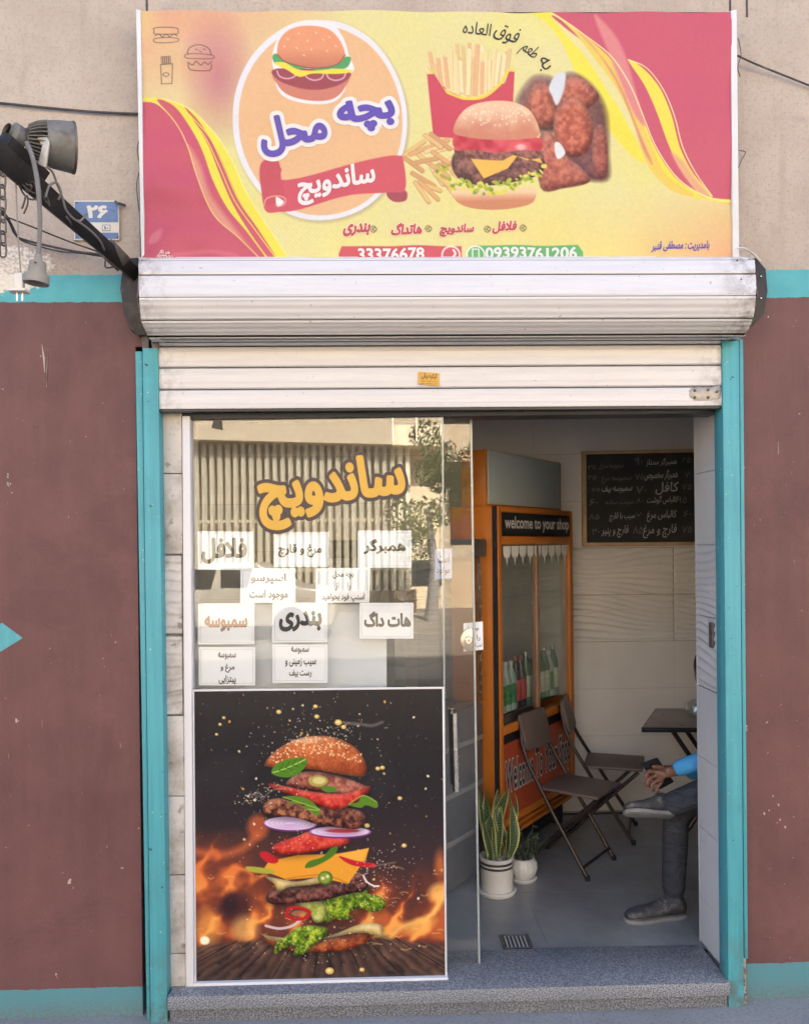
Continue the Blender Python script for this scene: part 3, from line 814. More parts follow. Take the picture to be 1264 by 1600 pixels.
# tree
def leaf_cloud(name, c, rad, n, size, mat, parent, seed=1, squash=1.0):
    rr = random.Random(seed); m = MB(); c = Vector(c)
    blobs = [(c + Vector((rr.gauss(0, .5), rr.gauss(0, .4), rr.gauss(0, .55) * squash)) * rad, rad * rr.uniform(.25, .5)) for _ in range(16)]
    for _ in range(n):
        bc, br = rr.choice(blobs); d = Vector((rr.gauss(0, 1), rr.gauss(0, 1), rr.gauss(0, 1))).normalized() * br * rr.uniform(.6, 1)
        p = bc + d; a = Vector((rr.gauss(0, 1), rr.gauss(0, 1), rr.gauss(0, 1))).normalized(); b = a.orthogonal().normalized()
        s = size * rr.uniform(.6, 1.4)
        m.quad(p - a * s, p + b * s * .45, p + a * s, p - b * s * .45)
    return m.build(name, mat, parent)
leafm = mk('olive foliage', (.17, .18, .06), .7, 0, .4, 2, 0)
tp = rf(672, 800, OY + 3)
tr = thing('street_tree', 'olive green street tree in front of the slatted screen, seen in the glass', 'tree', (tp.x, OY + 3, -.15))
MB().tube([(tp.x, OY + 3, -.15), (tp.x + .1, OY + 3, 1.0), (tp.x - .05, OY + 3, 2.4)], [.16, .12, .06]).build('trunk', M['soil'], tr)
leaf_cloud('crown', (tp.x + .25, OY + 3, 2.9), .95, 4600, .05, leafm, tr, 3, 1.2)
# parked car across the road, pale
cx0 = rf(350, 900, -13).x
car = thing('parked_car', 'pale cream car parked across the street, mirrored in the shop glass', 'car', (cx0, -13, -.15))
def carbody():
    prof = [(-2.1, .28), (-2.15, .62), (-1.9, .86), (-1.15, .95), (-.55, 1.40), (.75, 1.43), (1.45, 1.0), (2.05, .92), (2.15, .6), (2.1, .28)]
    m = MB(); m.prism([(cx0 + x, -13.8, z - .15) for x, z in prof], (0, 1.6, 0)); return m
carbody().build('body', mk('pale car paint', (.62, .56, .46), .25), car, bevel=.06)
for xx in (-1.35, 1.35):
    for yy in (-13.85, -12.38):
        w_ = MB().lathe([(0, 0), (.32, 0), (.32, .2), (0, .2)], (cx0 + xx, yy, .17), 20, (0, 1, 0)).build('wheel', M['black'], car)
for (a, b) in (((-.95, .98), (-.48, 1.33)), ((.1, 1.0), (.68, 1.35))):
    m = MB(); m.prism([(cx0 + a[0], -12.192, a[1] - .15), (cx0 + b[0] - .1 + .5 * (a[0] < 0), -12.192, a[1] - .15), (cx0 + b[0] + (.5 if a[0] < 0 else 0), -12.192, b[1] - .15), (cx0 + b[0] if a[0] < 0 else cx0 + .1, -12.192, b[1] - .15)], (0, .01, 0)); m.build('window', M['dark'], car)

# ------------------------------------------------------------------ roller shutter
sh = thing('roller_shutter', 'white rolled up metal shutter with bulging slatted drum housing above the doorway', 'shutter', tuple(at(700, 520, -.1)))
prof = [(-.10, 401.5), (-.165, 404.5), (-.20, 427.5), (-.222, 463), (-.185, 500.5), (-.12, 525), (-.062, 531)]
# profile heights measured on the photo's middle column x=640
zp = [(Y, at(640, y, Y).z) for Y, y in prof]
def shx(side, i):
    l = [(217, 396), (217, 405), (217, 430), (217.5, 466), (221, 503), (232, 526), (238, 532)][i]
    r_ = [(1176, 394), (1178, 398), (1180, 421), (1181, 455), (1176, 492), (1165, 512), (1155, 518)][i]
    Y = prof[i][0]; return at(*(l if side < 0 else r_), Y).x
for i in range(len(zp) - 1):
    (Ya, za), (Yb, zb_) = zp[i], zp[i + 1]
    gap = .0028; dv = Vector((0, Yb - Ya, zb_ - za)); L = dv.length; d = dv / L; nn = Vector((0, -d.z, d.y)); nn = nn if nn.y < 0 else -nn
    ax, bx, ax2, bx2 = shx(-1, i), shx(1, i), shx(-1, i + 1), shx(1, i + 1)
    A = Vector((0, Ya, za)) + d * gap; B = Vector((0, Yb, zb_)) - d * gap
    # pressed slat: shallow ridges across its width
    steps = 12; vs = []
    for j in range(steps + 1):
        t = j / steps; p = A.lerp(B, t); h = -.004 if j in (0, steps) else (.0012 * math.cos(t * math.pi * 6) if i >= 2 else .0006 * math.cos(t * 6.28 * 2))
        p = p + nn * h; xa = ax + (ax2 - ax) * t; xb = bx + (bx2 - bx) * t
        vs += [(xa, p.y, p.z), (xb, p.y, p.z)]
    m = MB(); m.add(vs, [(2 * j, 2 * j + 1, 2 * j + 3, 2 * j + 2) for j in range(steps)])
    m.build('housing_slat', M['shutter'], sh, smooth=True)
m = MB()   # inner drum so that joints are dark
m.prism([(shx(-1, 3) + .03, Y + .012, z) for Y, z in zp[:-1]] + [(shx(-1, 3) + .03, -.03, zp[-1][1]), (shx(-1, 3) + .03, -.03, zp[0][1])], (shx(1, 3) - shx(-1, 3) - .06, 0, 0))
m.build('drum', M['dark'], sh)
m = MB(); m.hexa([(shx(-1, 0), -.17 + .07, zp[0][1] - .002), (shx(1, 0), -.10, zp[0][1] - .002), (shx(1, 0), -.0, zp[0][1] - .002), (shx(-1, 0), 0, zp[0][1] - .002), (shx(-1, 0), -.10, zp[0][1] + .001), (shx(1, 0), -.10, zp[0][1] + .001), (shx(1, 0), 0, zp[0][1] + .001), (shx(-1, 0), 0, zp[0][1] + .001)])
m.build('housing_top', M['shutter'], sh)
# curtain slats
ys = [(525, 539), (540.5, 572), (573.5, 606), (607.5, 638)]
for k, (y0, y1) in enumerate(ys):
    Y = -.030; z1, z0 = at(640, y0, Y).z, at(640, y1, Y).z; xa, xb = at(247, 590, Y).x, at(1126, 590, Y).x; vs = []; st = 20
    for j in range(st + 1):
        t = j / st; h = .0045 * math.sin(t * math.pi) ** .35 if 0 < j < st else -.004
        h += .0011 * (1 if (j in (5, 6, 13, 14)) else 0)
        vs += [(xa, Y - h, z1 + (z0 - z1) * t), (xb, Y - h, z1 + (z0 - z1) * t)]
    m = MB(); m.add(vs, [(2 * j, 2 * j + 1, 2 * j + 3, 2 * j + 2) for j in range(st)]); m.build('curtain_slat', M['shutter'], sh, smooth=True)
m = MB(); m.box(at(246, 590, -.02).x, at(1126, 590, -.02).x, -.022, -.012, at(640, 637, -.02).z, at(640, 520, -.02).z); m.build('curtain_back', M['dark'], sh)
m = MB(); z_ = at(640, 640, -.03).z; m.box(at(247, 640, -.03).x, at(1126, 640, -.03).x, -.036, -.012, z_ - .004, z_ + .006); m.build('bottom_bar', M['black'], sh, bevel=.001)
# end plates, irregular black cheeks
for side, outl in ((-1, [(194, 404), (216, 402), (217, 470), (228, 500), (240, 524), (215, 524), (203, 513), (193, 480), (189, 440)]), (1, [(1163, 405), (1181, 403), (1196, 420), (1199, 455), (1193, 490), (1176, 508), (1160, 516), (1158, 498), (1168, 460)])):
    Y = -.055
    m = MB(); m.prism([at(x, y, Y) for x, y in outl], (0, .05, 0)); m.build('end_plate', M['black_steel'], sh, bevel=.002)
# round dark cheek discs behind ends of the drum
for side in (-1, 1):
    X = shx(side, 3) + (-.008 if side < 0 else .004) 
    m = MB(); m.prism([(X, Y + (.004), z) for Y, z in zp] + [(X, -.0, zp[-1][1] - .01), (X, -.0, zp[0][1])], (.004, 0, 0)); m.build('cheek', M['rust'], sh)
# rivets
for px, py in ((1151, 407), (1157, 437), (1188, 432), (1188, 466), (1144, 462), (1149, 474), (1150, 485), (228, 470), (229, 485)):
    p = at(px, py, -.205 if py < 455 else -.19)
    if px > 1180: p = at(px, py, -.056)
    m = MB(); m.lathe([(.0035, 0), (.003, .003), (0, .004)], p, 8, (0, -1, 0)); m.build('rivet', M['rust'] if px < 1180 else M['chrome'], sh)
# guide rail stubs between the drum and the surround
for q in ([(236, 527), (248, 527), (248, 545), (238, 545)], [(1128, 514), (1142, 513), (1142, 533), (1128, 533)], [(1144, 514), (1156, 513), (1156, 530), (1146, 532)], [(221, 520), (233, 524), (233, 546), (223, 546)]):
    MB().pslab(q, -.04, .0).build('guide_rail', M['rust'], sh, bevel=.001)
# latch plate
lt = MB().prism([at(x, y, -.036) for x, y in ((1081, 606), (1090, 604), (1106, 606), (1124, 601), (1127, 612), (1124, 624), (1104, 626), (1084, 626), (1077, 620), (1076, 611))], (0, .008, 0)).build('latch', mk('worn grey latch metal', (.30, .29, .28), .45, .6, .2, 40), sh, bevel=.0015)
for px, py in ((1085, 610), (1085, 621), (1106, 609), (1120, 612), (1106, 621)):
    m = MB(); m.lathe([(.005, 0), (.0045, .003), (0, .004)], at(px, py, -.037), 8, (0, -1, 0)); m.build('bolt', M['rust'], lt)
# sticker on the shutter
st_ = thing('shutter_sticker', 'small yellow sticker in the middle of the lowered shutter slats', 'sticker', tuple(at(670, 591, -.0395)))
MB().pslab([(654, 581), (686, 583), (686, 603), (653, 600)], -.0400, -.0392).build('vinyl', M['yellowtag'], st_)
pm_ = plane(-.0404)
lettering('کرکره برقی', (658, 583, 683, 593), pm_, M['blackink'], st_, .02, -3)
for y in (595.5, 599): lettering('نصب و تعمیرات فوری', (657, y - 1.2, 683, y + 1.2), pm_, M['blackink'], st_, .02, -3)

# ------------------------------------------------------------------ banner
def C1(P): return [(200 + x / 2.633, y / 2.633) for x, y in P]
def C2(P): return [(640 + x / 2.341, y / 2.341) for x, y in P]
def paint_banner():
    c = Canvas(220, 1146, 17, 430, 880, 392, (228, 221, 150)); X, Y = c.X, c.Y
    k = c.noise(120, 3, 3)
    c.blend(np.clip(1 - np.hypot((X - 240) / 300, (Y - 10) / 170), 0, 1) ** .7 * .95, (226, 158, 128))
    c.blend(np.clip((k - .45) * 1.5, 0, .5), (233, 226, 120))
    c.blend(np.clip(1 - np.hypot((X - 340) / 60, (Y - 120) / 120), 0, 1) ** .9 * .75, (186, 96, 122))
    c.blend(np.clip((X - 640) / 200, 0, 1) * np.clip((Y - 300) / 120, 0, 1) * .6, (238, 214, 105))
    c.blend(np.clip((X - 950) / 200, 0, 1) * np.clip((Y - 280) / 120, 0, 1) * .95, (232, 166, 118))
    # halftone dots
    d = ((np.sin(X * .9) * np.sin(Y * .9)) > .35) * np.clip(1 - np.hypot((X - 470) / 130, (Y - 370) / 50), 0, 1)
    c.blend(d * .5, (240, 236, 200))
    red = (200, 74, 100); yel = (238, 228, 62)
    # left swoosh
    m = c.pmask(C1([(-60, 412), (30, 412), (110, 425), (190, 500), (240, 600), (275, 720), (340, 880), (460, 990), (560, 1090), (620, 1200), (500, 1300), (-60, 1300)]))
    m2 = c.pmask(C1([(-60, 400), (40, 398), (150, 410), (260, 455), (350, 545), (420, 660), (480, 800), (560, 930), (660, 1085), (720, 1200), (600, 1300), (-60, 1300)]))
    c.blend(m2, yel)
    for P in ([(120, 412), (190, 440), (250, 520), (300, 620), (340, 740), (400, 860), (480, 960), (560, 1080), (500, 1080), (400, 980), (320, 860), (270, 700), (230, 590), (180, 490)],
              [(230, 440), (290, 500), (350, 600), (395, 700), (450, 830), (520, 940), (600, 1070), (570, 1070), (490, 960), (420, 840), (370, 720), (325, 600), (270, 500)]):
        c.poly(C1(P), red); 
    pe = c.pmask(C1([(240, 600), (290, 680), (330, 800), (420, 930), (520, 1080), (420, 1080), (330, 940), (270, 760)]), 8)
    c.blend(pe * .9, (226, 152, 128))
    c.blend(m, (198, 72, 98))
    c.blend(m * np.clip((Y - 300) / 120, 0, 1) * .5 * c.noise(80, 2, 8), (180, 80, 104))
    c.line(C1([(60, 415), (120, 428), (190, 500), (240, 600), (275, 720), (340, 880), (450, 985), (540, 1075)]), .7, (246, 232, 120))
    c.line(C1([(150, 410), (260, 455), (350, 545), (420, 660), (480, 800), (560, 930), (660, 1085)]), .7, (250, 240, 160))
    for dx in (0, 9):
        c.line(C1([(240 + dx, 470), (310 + dx * 2, 560), (370 + dx * 2, 690), (430 + dx * 2, 830), (520 + dx * 2, 960), (600 + dx, 1070)]), .8, yel)
    for P in ([(90, 965), (130, 940), (120, 990), (80, 1005)],): c.poly(C1(P), (222, 130, 140), 5, op=.6)
    c.line(C1([(180, 1050), (300, 1032), (430, 1050)]), 3, (226, 120, 130), soft=6, op=.5)
    # right swoosh
    c.poly(C2([(500, 30), (560, 90), (680, 180), (760, 300), (830, 430), (900, 590), (990, 700), (1120, 740), (1220, 745), (1300, 700), (1300, -60), (480, -60)]), red)
    c.poly(C2([(420, 20), (520, 40), (640, 130), (730, 240), (790, 360), (850, 480), (920, 620), (1010, 715), (1120, 742), (1190, 746), (1190, 732), (1080, 722), (980, 660), (900, 545), (850, 430), (790, 300), (700, 200), (600, 100), (520, 50), (560, 110), (650, 210), (720, 330), (800, 470), (860, 590), (800, 560), (700, 440), (620, 300), (560, 160), (500, 80)]), yel, smooth=True)
    c.poly(C2([(540, 55), (620, 105), (720, 190), (790, 290), (840, 420), (880, 520), (940, 640), (1040, 720), (960, 700), (870, 600), (820, 470), (770, 350), (700, 240), (620, 130)]), (236, 205, 80))
    c.poly(C2([(600, 90), (680, 170), (750, 290), (800, 410), (850, 540), (890, 600), (830, 470), (780, 340), (730, 240), (660, 150)]), (214, 120, 118), 4)
    c.poly(C2([(690, 50), (760, 130), (800, 230), (830, 350), (860, 460), (820, 420), (770, 300), (720, 160), (680, 60)]), (222, 128, 130), 5)
    c.poly(C2([(800, 215), (860, 250), (920, 320), (960, 420), (990, 540), (1040, 640), (1110, 722), (1060, 715), (990, 620), (945, 520), (905, 410), (860, 310)]), (240, 224, 66))
    c.poly(C2([(960, 560), (1000, 590), (1040, 650), (1100, 722), (1060, 716), (1000, 640)]), (228, 160, 128), 6, op=.9)
    c.line(C2([(520, 45), (620, 105), (730, 190), (800, 300), (855, 430), (905, 545), (985, 660), (1085, 725), (1190, 738)]), .9, (250, 240, 170))
    c.line(C2([(800, 215), (870, 245), (930, 320), (970, 420), (1000, 540), (1050, 640), (1110, 722)]), .8, (250, 240, 170))
    # line icons
    ik = (70, 55, 50)
    for P in ([(112, 130), (118, 115), (200, 115), (208, 130), (200, 140), (118, 140)], [(112, 160), (120, 175), (200, 175), (208, 160), (160, 155)]): c.line(C1(P), .55, ik, closed=True)
    c.line(C1([(115, 148), (130, 140), (145, 152), (160, 140), (175, 152), (190, 140), (205, 148)]), .55, ik)
    c.line(C1([(135, 265), (185, 265), (180, 345), (138, 345)]), .55, ik, closed=True, smooth=False)
    for xx in (140, 148, 156, 164, 172): c.line(C1([(xx, 264), (xx - 2, 236), (xx + 4, 234), (xx + 6, 264)]), .45, ik, smooth=False)
    c.line(C1([(143, 305), (157, 298), (170, 305), (157, 314)]), .5, ik, closed=True)
    c.line(C1([(248, 228), (255, 205), (280, 190), (310, 190), (335, 205), (343, 228)]), .6, ik); c.line(C1([(248, 230), (343, 230), (345, 245), (248, 247)]), .5, ik, closed=True)
    c.line(C1([(248, 262), (268, 272), (282, 258), (300, 272), (315, 260), (330, 268), (345, 256)]), .6, ik); c.line(C1([(250, 268), (252, 285), (270, 292), (325, 292), (340, 285), (344, 268)]), .6, ik)
    for xx, yy in ((280, 208), (296, 216), (312, 206)): c.line(C1([(xx, yy), (xx + 8, yy + 4)]), .5, ik)
    # logo disc
    cx, cy = 200 + 782 / 2.633, 495 / 2.633
    c.ell(cx + 2, cy + 3, 137, 159, (150, 130, 110), soft=6, op=.5)
    c.ell(cx, cy, 136, 158, (232, 234, 242)); c.ell(cx + 1, cy + 1, 127.5, 149, (232, 184, 132))
    # cartoon burger
    c.poly(C1([(600, 190), (640, 115), (730, 82), (830, 95), (880, 150), (905, 225), (925, 285), (890, 310), (885, 370), (840, 420), (750, 428), (650, 410), (610, 370), (598, 300), (590, 250)]), (238, 238, 244))
    c.poly(C1([(612, 300), (885, 300), (885, 360), (835, 408), (745, 414), (655, 396), (612, 355)]), (206, 120, 98))
    c.poly(C1([(608, 285), (890, 290), (885, 335), (800, 365), (700, 365), (615, 335)]), (152, 58, 66))
    for xx in (650, 760, 850): c.line(C1([(xx - 40, 295), (xx - 30, 318), (xx, 328), (xx + 30, 318), (xx + 40, 295)]), 1.1, (222, 170, 186))
    c.poly(C1([(606, 220), (600, 262), (650, 268), (690, 285), (740, 280), (790, 292), (830, 278), (880, 280), (905, 262), (898, 228), (750, 262)]), (70, 160, 84))
    c.poly(C1([(596, 262), (640, 258), (690, 285), (740, 290), (850, 278), (922, 290), (870, 300), (760, 300), (700, 318), (650, 290)]), (240, 222, 58))
    b = c.pmask(C1([(612, 225), (620, 165), (660, 122), (730, 103), (810, 112), (862, 155), (888, 222), (850, 262), (750, 278), (650, 258)]))
    c.tex(b, .5 + (250 - (X - 480)) * .0 + (90 - Y) * .012, (192, 108, 78), (232, 150, 104))
    c.line(C1([(612, 225), (650, 258), (750, 278), (850, 262), (888, 222)]), .8, (120, 70, 50))
    for xx, yy in ((655, 160), (700, 135), (735, 165), (770, 130), (800, 160), (640, 190), (690, 195), (750, 200), (815, 205), (850, 185), (825, 150), (720, 225)): c.ell(*C1([(xx, yy)])[0], 1.5, .9, (244, 226, 190), rot=30)
    # ribbon
    c.poly(C1([(1055, 780), (1100, 775), (1135, 790), (1130, 825), (1085, 830), (1055, 808)]), (160, 60, 72))
    c.poly(C1([(540, 680), (620, 690), (640, 740), (1000, 652), (1100, 640), (1122, 660), (1128, 780), (1060, 790), (900, 805), (700, 862), (610, 874), (556, 872), (540, 800)]), (206, 72, 88), smooth=True)
    c.poly(C1([(532, 700), (545, 665), (580, 655), (612, 668), (620, 740), (630, 812), (560, 845), (536, 760)]), (196, 66, 80), 2)
    c.line(C1([(548, 850), (560, 820), (600, 808), (632, 815), (632, 840), (600, 850), (602, 815)]), .9, (238, 160, 160)); c.poly(C1([(598, 812), (630, 832), (604, 850)]), (240, 240, 240))
    # nuggets
    for (P, dk, lt_) in (([(385, 375), (430, 300), (470, 280), (530, 300), (560, 380), (540, 470), (470, 480), (400, 440)], (98, 60, 56), (136, 84, 74)),
                         ([(545, 300), (600, 270), (670, 320), (715, 420), (722, 560), (715, 660), (600, 640), (560, 560), (540, 420)], (92, 50, 50), (128, 70, 66)),
                         ([(425, 350), (470, 300), (510, 320), (535, 390), (525, 450), (470, 465), (430, 420)], (150, 66, 50), (206, 112, 84)),
                         ([(540, 380), (560, 300), (610, 275), (660, 310), (690, 360), (640, 400), (570, 400)], (146, 62, 46), (198, 104, 78)),
                         ([(525, 420), (560, 370), (620, 360), (655, 420), (668, 500), (640, 560), (580, 570), (530, 520)], (158, 64, 46), (214, 112, 80)),
                         ([(470, 500), (520, 490), (560, 560), (640, 630), (650, 670), (560, 690), (470, 690)], (156, 70, 54), (206, 114, 86)),
                         ([(670, 490), (705, 460), (722, 560), (712, 650), (670, 640)], (146, 62, 50), (198, 100, 78))):
        mm_ = c.pmask(C2(P), 3 if dk[0] > 100 else 11); c.tex(mm_, c.noise(6, 4, len(P) * 3 + P[0][0]), dk, lt_); c.relief(mm_, 8, .34, .42)
    c.poly(C2([(505, 320), (530, 275), (565, 270), (560, 330), (535, 385), (515, 350)]), (214, 222, 236), 3); c.poly(C2([(525, 525), (545, 520), (566, 558), (535, 580)]), (226, 228, 234), 2)
    # fries carton
    c.poly(C2([(58, 262), (90, 262), (130, 330), (200, 360), (270, 350), (330, 300), (348, 255), (380, 258), (372, 380), (360, 500), (200, 510), (78, 505)]), (202, 58, 78), smooth=False)
    for k_ in range(34):
        x = 75 + (k_ * 37 % 272); top = 150 + rnd.uniform(0, 70) + abs(x - 210) * .16; bot = 352 - abs(x - 215) ** 1.6 * .022 + rnd.uniform(-12, 4)
        dx = (x - 210) * .10 + rnd.uniform(-9, 9); wd = rnd.uniform(6.5, 9)
        fc = [(238, 218, 158), (244, 228, 176), (226, 194, 132), (232, 178, 130)][k_ % 4]
        c.poly(C2([(x - wd + dx, top), (x + wd + dx, top + 4), (x + wd, bot), (x - wd, bot)]), fc, smooth=False)
        c.line(C2([(x + wd + dx, top + 4), (x + wd, bot)]), .35, (190, 150, 96), smooth=False, op=.7)
    c.line(C2([(75, 262), (110, 320), (165, 352), (215, 358), (270, 348), (325, 305), (355, 258), (378, 257)]), 2.2, (242, 214, 66))
    c.poly(C2([(60, 268), (84, 268), (130, 342), (205, 370), (285, 355), (345, 300), (358, 264), (378, 262), (372, 420), (80, 420)]), (204, 60, 80), smooth=False)
    for k_ in range(26):
        x, y = 20 + rnd.uniform(-20, 130), 540 + rnd.uniform(-20, 170); a = rnd.uniform(-.6, 1.0); L = rnd.uniform(28, 48); dx, dy = math.cos(a) * L, math.sin(a) * L
        fc = [(230, 188, 120), (222, 170, 108), (238, 206, 144), (210, 156, 100)][k_ % 4]
        c.line(C2([(x - dx, y - dy), (x + dx, y + dy)]), 3.7, (176, 122, 76), smooth=False); c.line(C2([(x - dx, y - dy), (x + dx, y + dy - 2)]), 3.1, fc, smooth=False)
    # burger
    c.tex(c.pmask(C2([(152, 685), (300, 700), (440, 690), (455, 715), (430, 752), (330, 770), (220, 762), (160, 735)])), .75 - (Y - 300) * .03, (206, 128, 88), (240, 206, 160))
    c.tex(c.pmask(C2([(150, 570), (200, 545), (300, 580), (400, 560), (480, 580), (480, 630), (420, 660), (300, 680), (200, 670), (150, 630)]), 2), c.noise(7, 4, 21), (72, 36, 34), (150, 92, 80)); c.relief(c.pmask(C2([(150, 570), (200, 545), (300, 580), (400, 560), (480, 580), (480, 630), (420, 660), (300, 680), (200, 670), (150, 630)]), 2), 6, .4, .3)
    c.tex(c.pmask(C2([(160, 545), (240, 540), (340, 550), (470, 555), (470, 600), (340, 590), (220, 590), (165, 575)])), c.noise(6, 3, 22), (88, 44, 38), (160, 100, 82))
    c.tex(c.pmask(C2([(155, 500), (250, 505), (380, 510), (470, 505), (474, 550), (400, 552), (300, 560), (220, 548), (160, 552)])), c.noise(20, 2, 23), (186, 34, 48), (226, 84, 88))
    c.ell(*C2([(400, 540)])[0], 8, 5, (236, 196, 200), soft=4, op=.8)
    c.poly(C2([(215, 582), (330, 590), (372, 570), (480, 600), (470, 580), (420, 590), (385, 575), (350, 620), (262, 655)]), (240, 186, 70), smooth=False)
    for k_ in range(70):
        t = k_ / 69; x = 90 + 395 * t; y = 655 + 35 * math.sin(t * math.pi) - (30 if t < .1 else 0) + rnd.uniform(-22, 22) - max(0, t - .7) * 90
        c.ell(*C2([(x, y)])[0], rnd.uniform(2, 6), rnd.uniform(1.5, 3.5), [(120, 150, 30), (176, 190, 40), (222, 222, 90), (150, 176, 36), (226, 214, 70)][k_ % 5], rot=rnd.uniform(-60, 60))
    b = c.pmask(C2([(152, 485), (170, 430), (215, 385), (290, 365), (370, 370), (430, 400), (462, 450), (468, 492), (430, 508), (300, 510), (190, 500)]))
    c.tex(b, .62 - (Y - 180) * .012 + (c.noise(20, 3, 5) - .5) * .4, (206, 128, 96), (240, 196, 158))
    for k_ in range(75):
        x, y = rnd.uniform(185, 440), rnd.uniform(372, 455)
        if ((x - 312) / 150) ** 2 + ((y - 455) / 88) ** 2 < .92: c.ell(*C2([(x, y)])[0], 1.5, .85, (250, 238, 214), rot=rnd.uniform(0, 180))
    c.ell(*C2([(330, 690)])[0], 0.1, 0.1, yel)
    # pills with the phone numbers
    c.poly([(528, 386), (716, 386), (716, 430), (528, 430), (523, 398)], (206, 72, 84), smooth=False); c.poly([(735, 385), (900, 385), (908, 396), (908, 430), (735, 430)], (88, 176, 96), smooth=False)
    for cx_, col in ((699, (206, 72, 84)), (738, (88, 176, 96))): c.ell(cx_, 400, 15, 15, (244, 240, 236)); c.ell(cx_, 400, 12.6, 12.6, col)
    c.line([(703, 392), (706, 398), (699, 406), (694, 407)], 1.6, (244, 240, 236)); c.line([(733, 391), (743, 391), (743, 409), (733, 409)], 1.0, (244, 240, 236), closed=True, smooth=False)
    for xx, yy in ((578, 359), (664, 359), (757, 359), (813, 358)): c.line([(xx - 5, yy), (xx, yy - 5), (xx + 5, yy), (xx, yy + 5)], .7, (90, 74, 40), closed=True); c.line([(xx + 2, yy - 2.5), (xx - 2, yy), (xx + 2, yy + 2.5)], .8, (90, 74, 40), smooth=False)
    c.I = c.I * .86 + 24  # pale haze mixed into all the print colours
    c.I *= (1 + (c.noise(3, 1, 44)[..., None] - .5) * .03)
    return c
YBN = -.10
bn = thing('shop_banner', 'large printed food banner in red and yellow hung above the shutter', 'banner', tuple(at(680, 300, YBN)))
cv = paint_banner()
def corner_grid(nx, ny, TL, TR, BR, BL, Y):
    u, v = np.meshgrid(np.linspace(0, 1, nx), np.linspace(0, 1, ny)); A = [np.array(at(*p, Y)) for p in (TL, TR, BR, BL)]
    u, v = u[..., None], v[..., None]
    return (A[0] * (1 - u) + A[1] * u) * (1 - v) + (A[3] * (1 - u) + A[2] * u) * v, u[..., 0], v[..., 0]
def bmap(px, py):   # canvas coordinates -> photo pixel on the hung banner
    u = (px - 220) / 926; v = (py - 17) / 413
    return 219.5 + u * 922.5 + (6.5 - 3.5 * u) * v, 17 + v * 413 - 0 * u
A = at(219.5, 17, YBN)
pos = np.empty((cv.ny, cv.nx, 3))
# affine in x and z from three reference pixels
def lin(Y):
    a, b, c_ = at(300, 200, Y), at(1100, 200, Y), at(300, 400, Y)
    ex = (np.array(b) - np.array(a)) / 800; ey = (np.array(c_) - np.array(a)) / 200
    return lambda X_, Y_: np.array(a) + (X_ - 300)[..., None] * ex + (Y_ - 200)[..., None] * ey
bx, by = bmap(cv.X, cv.Y)
def rip(u, v): return .0035 * np.sin(u * .045 + v * .01) + .0035 * np.sin(u * .013 - v * .035 + 1) + .004 * np.exp(-((u + v * .8 - 560) / 26) ** 2) + .0045 * np.exp(-((u - v * 1.1 - 760) / 22) ** 2) + .004 * np.exp(-((u - 250) / 30) ** 2) * np.sin(v * .05) + .0035 * np.exp(-((v - 395) / 14) ** 2) * np.sin(u * .08) + .004 * np.exp(-((u - 300) / 60) ** 2) * np.sin(v * .09)
_L = lin(YBN)
pos = _L(bx, by); pos[..., 1] = YBN - rip(cv.X, cv.Y)
sheet('printed_sheet', cv, pos, print_mat('printed banner vinyl', .5, .35, .1), bn, .80)
def bpt(x, y, l):
    X_, Y_ = bmap(x, y); p = _L(np.array(X_), np.array(Y_)); return Vector((p[0], YBN - float(rip(x, y)) - .0012 - l, p[2]))
# white hem on both sides, with cross-section, and the backing frame
hem = mk('white banner hem', (.60, .62, .65), .6, 0, .05, 8, .2, 30, dirt=(.4, .36, .32), dscale=14, dlo=.62, dhi=.8)
for q in ([(213, 14), (220, 16), (226.5, 425), (221.5, 425)], [(1141.5, 16), (1150.5, 15), (1154.5, 420), (1144.5, 420)]): MB().pslab(q, YBN - .006, YBN + .012).build('hem', hem, bn, bevel=.001)
MB().pslab([(221, 19), (1142, 19), (1145, 425), (227, 425)], YBN + .018, YBN + .026).build('backing', M['dark'], bn)
for px, py in ((217, 22), (1148, 24), (1150, 330), (222, 330)): MB().tube([at(px, py, YBN), Vector((at(px, py, YBN).x, 0, at(px, py, YBN).z))], .006).build('standoff', M['rust'], bn)
pw = M['whiteink']
lg = mk('orange red print edge', (.80, .62, .50), .5)
for txt, bb, rot in (('محل', (402, 178, 508, 240), 10), ('بچه', (524, 155, 615, 208), 9)):
    lettering(txt, bb, bpt, pw, bn, .155, rot, 0, lift=.0004, ref=.045); lettering(txt, bb, bpt, M['purple'], bn, .045, rot, 0, lift=.0022)
lettering('ساندویچ', (459, 262, 583, 312), bpt, pw, bn, .035, 11, .15, lift=.0004)
for txt, bb in (('بندری', (531, 350, 573, 371)), ('هاتداگ', (606, 349, 655, 369)), ('ساندویچ', (682, 350, 736, 371)), ('فلافل', (765, 347, 803, 367))):
    lettering(txt, bb, bpt, lg, bn, .10, 2, .2, lift=.0002, ref=.05); lettering(txt, bb, bpt, M['redink'], bn, .05, 2, .2, lift=.0014)
lettering('33376678', (553, 389.5, 657, 409), bpt, pw, bn, .03, 0, lift=.0004)
lettering('09393761206', (753, 388, 898, 407), bpt, pw, bn, .03, 0, lift=.0004)
lettering('بامدیریت : مصطفی قنبر', (1017, 380, 1108, 397), bpt, M['purple'], bn, .03, 1, .15, lift=.0004)
lettering('هنر نگار', (246, 392, 262, 399), bpt, pw, bn, .02, lift=.0004)
lettering('۰۹۱۳۳۶۰۶۰۱', (242, 399.5, 266, 405), bpt, pw, bn, .02, lift=.0004)
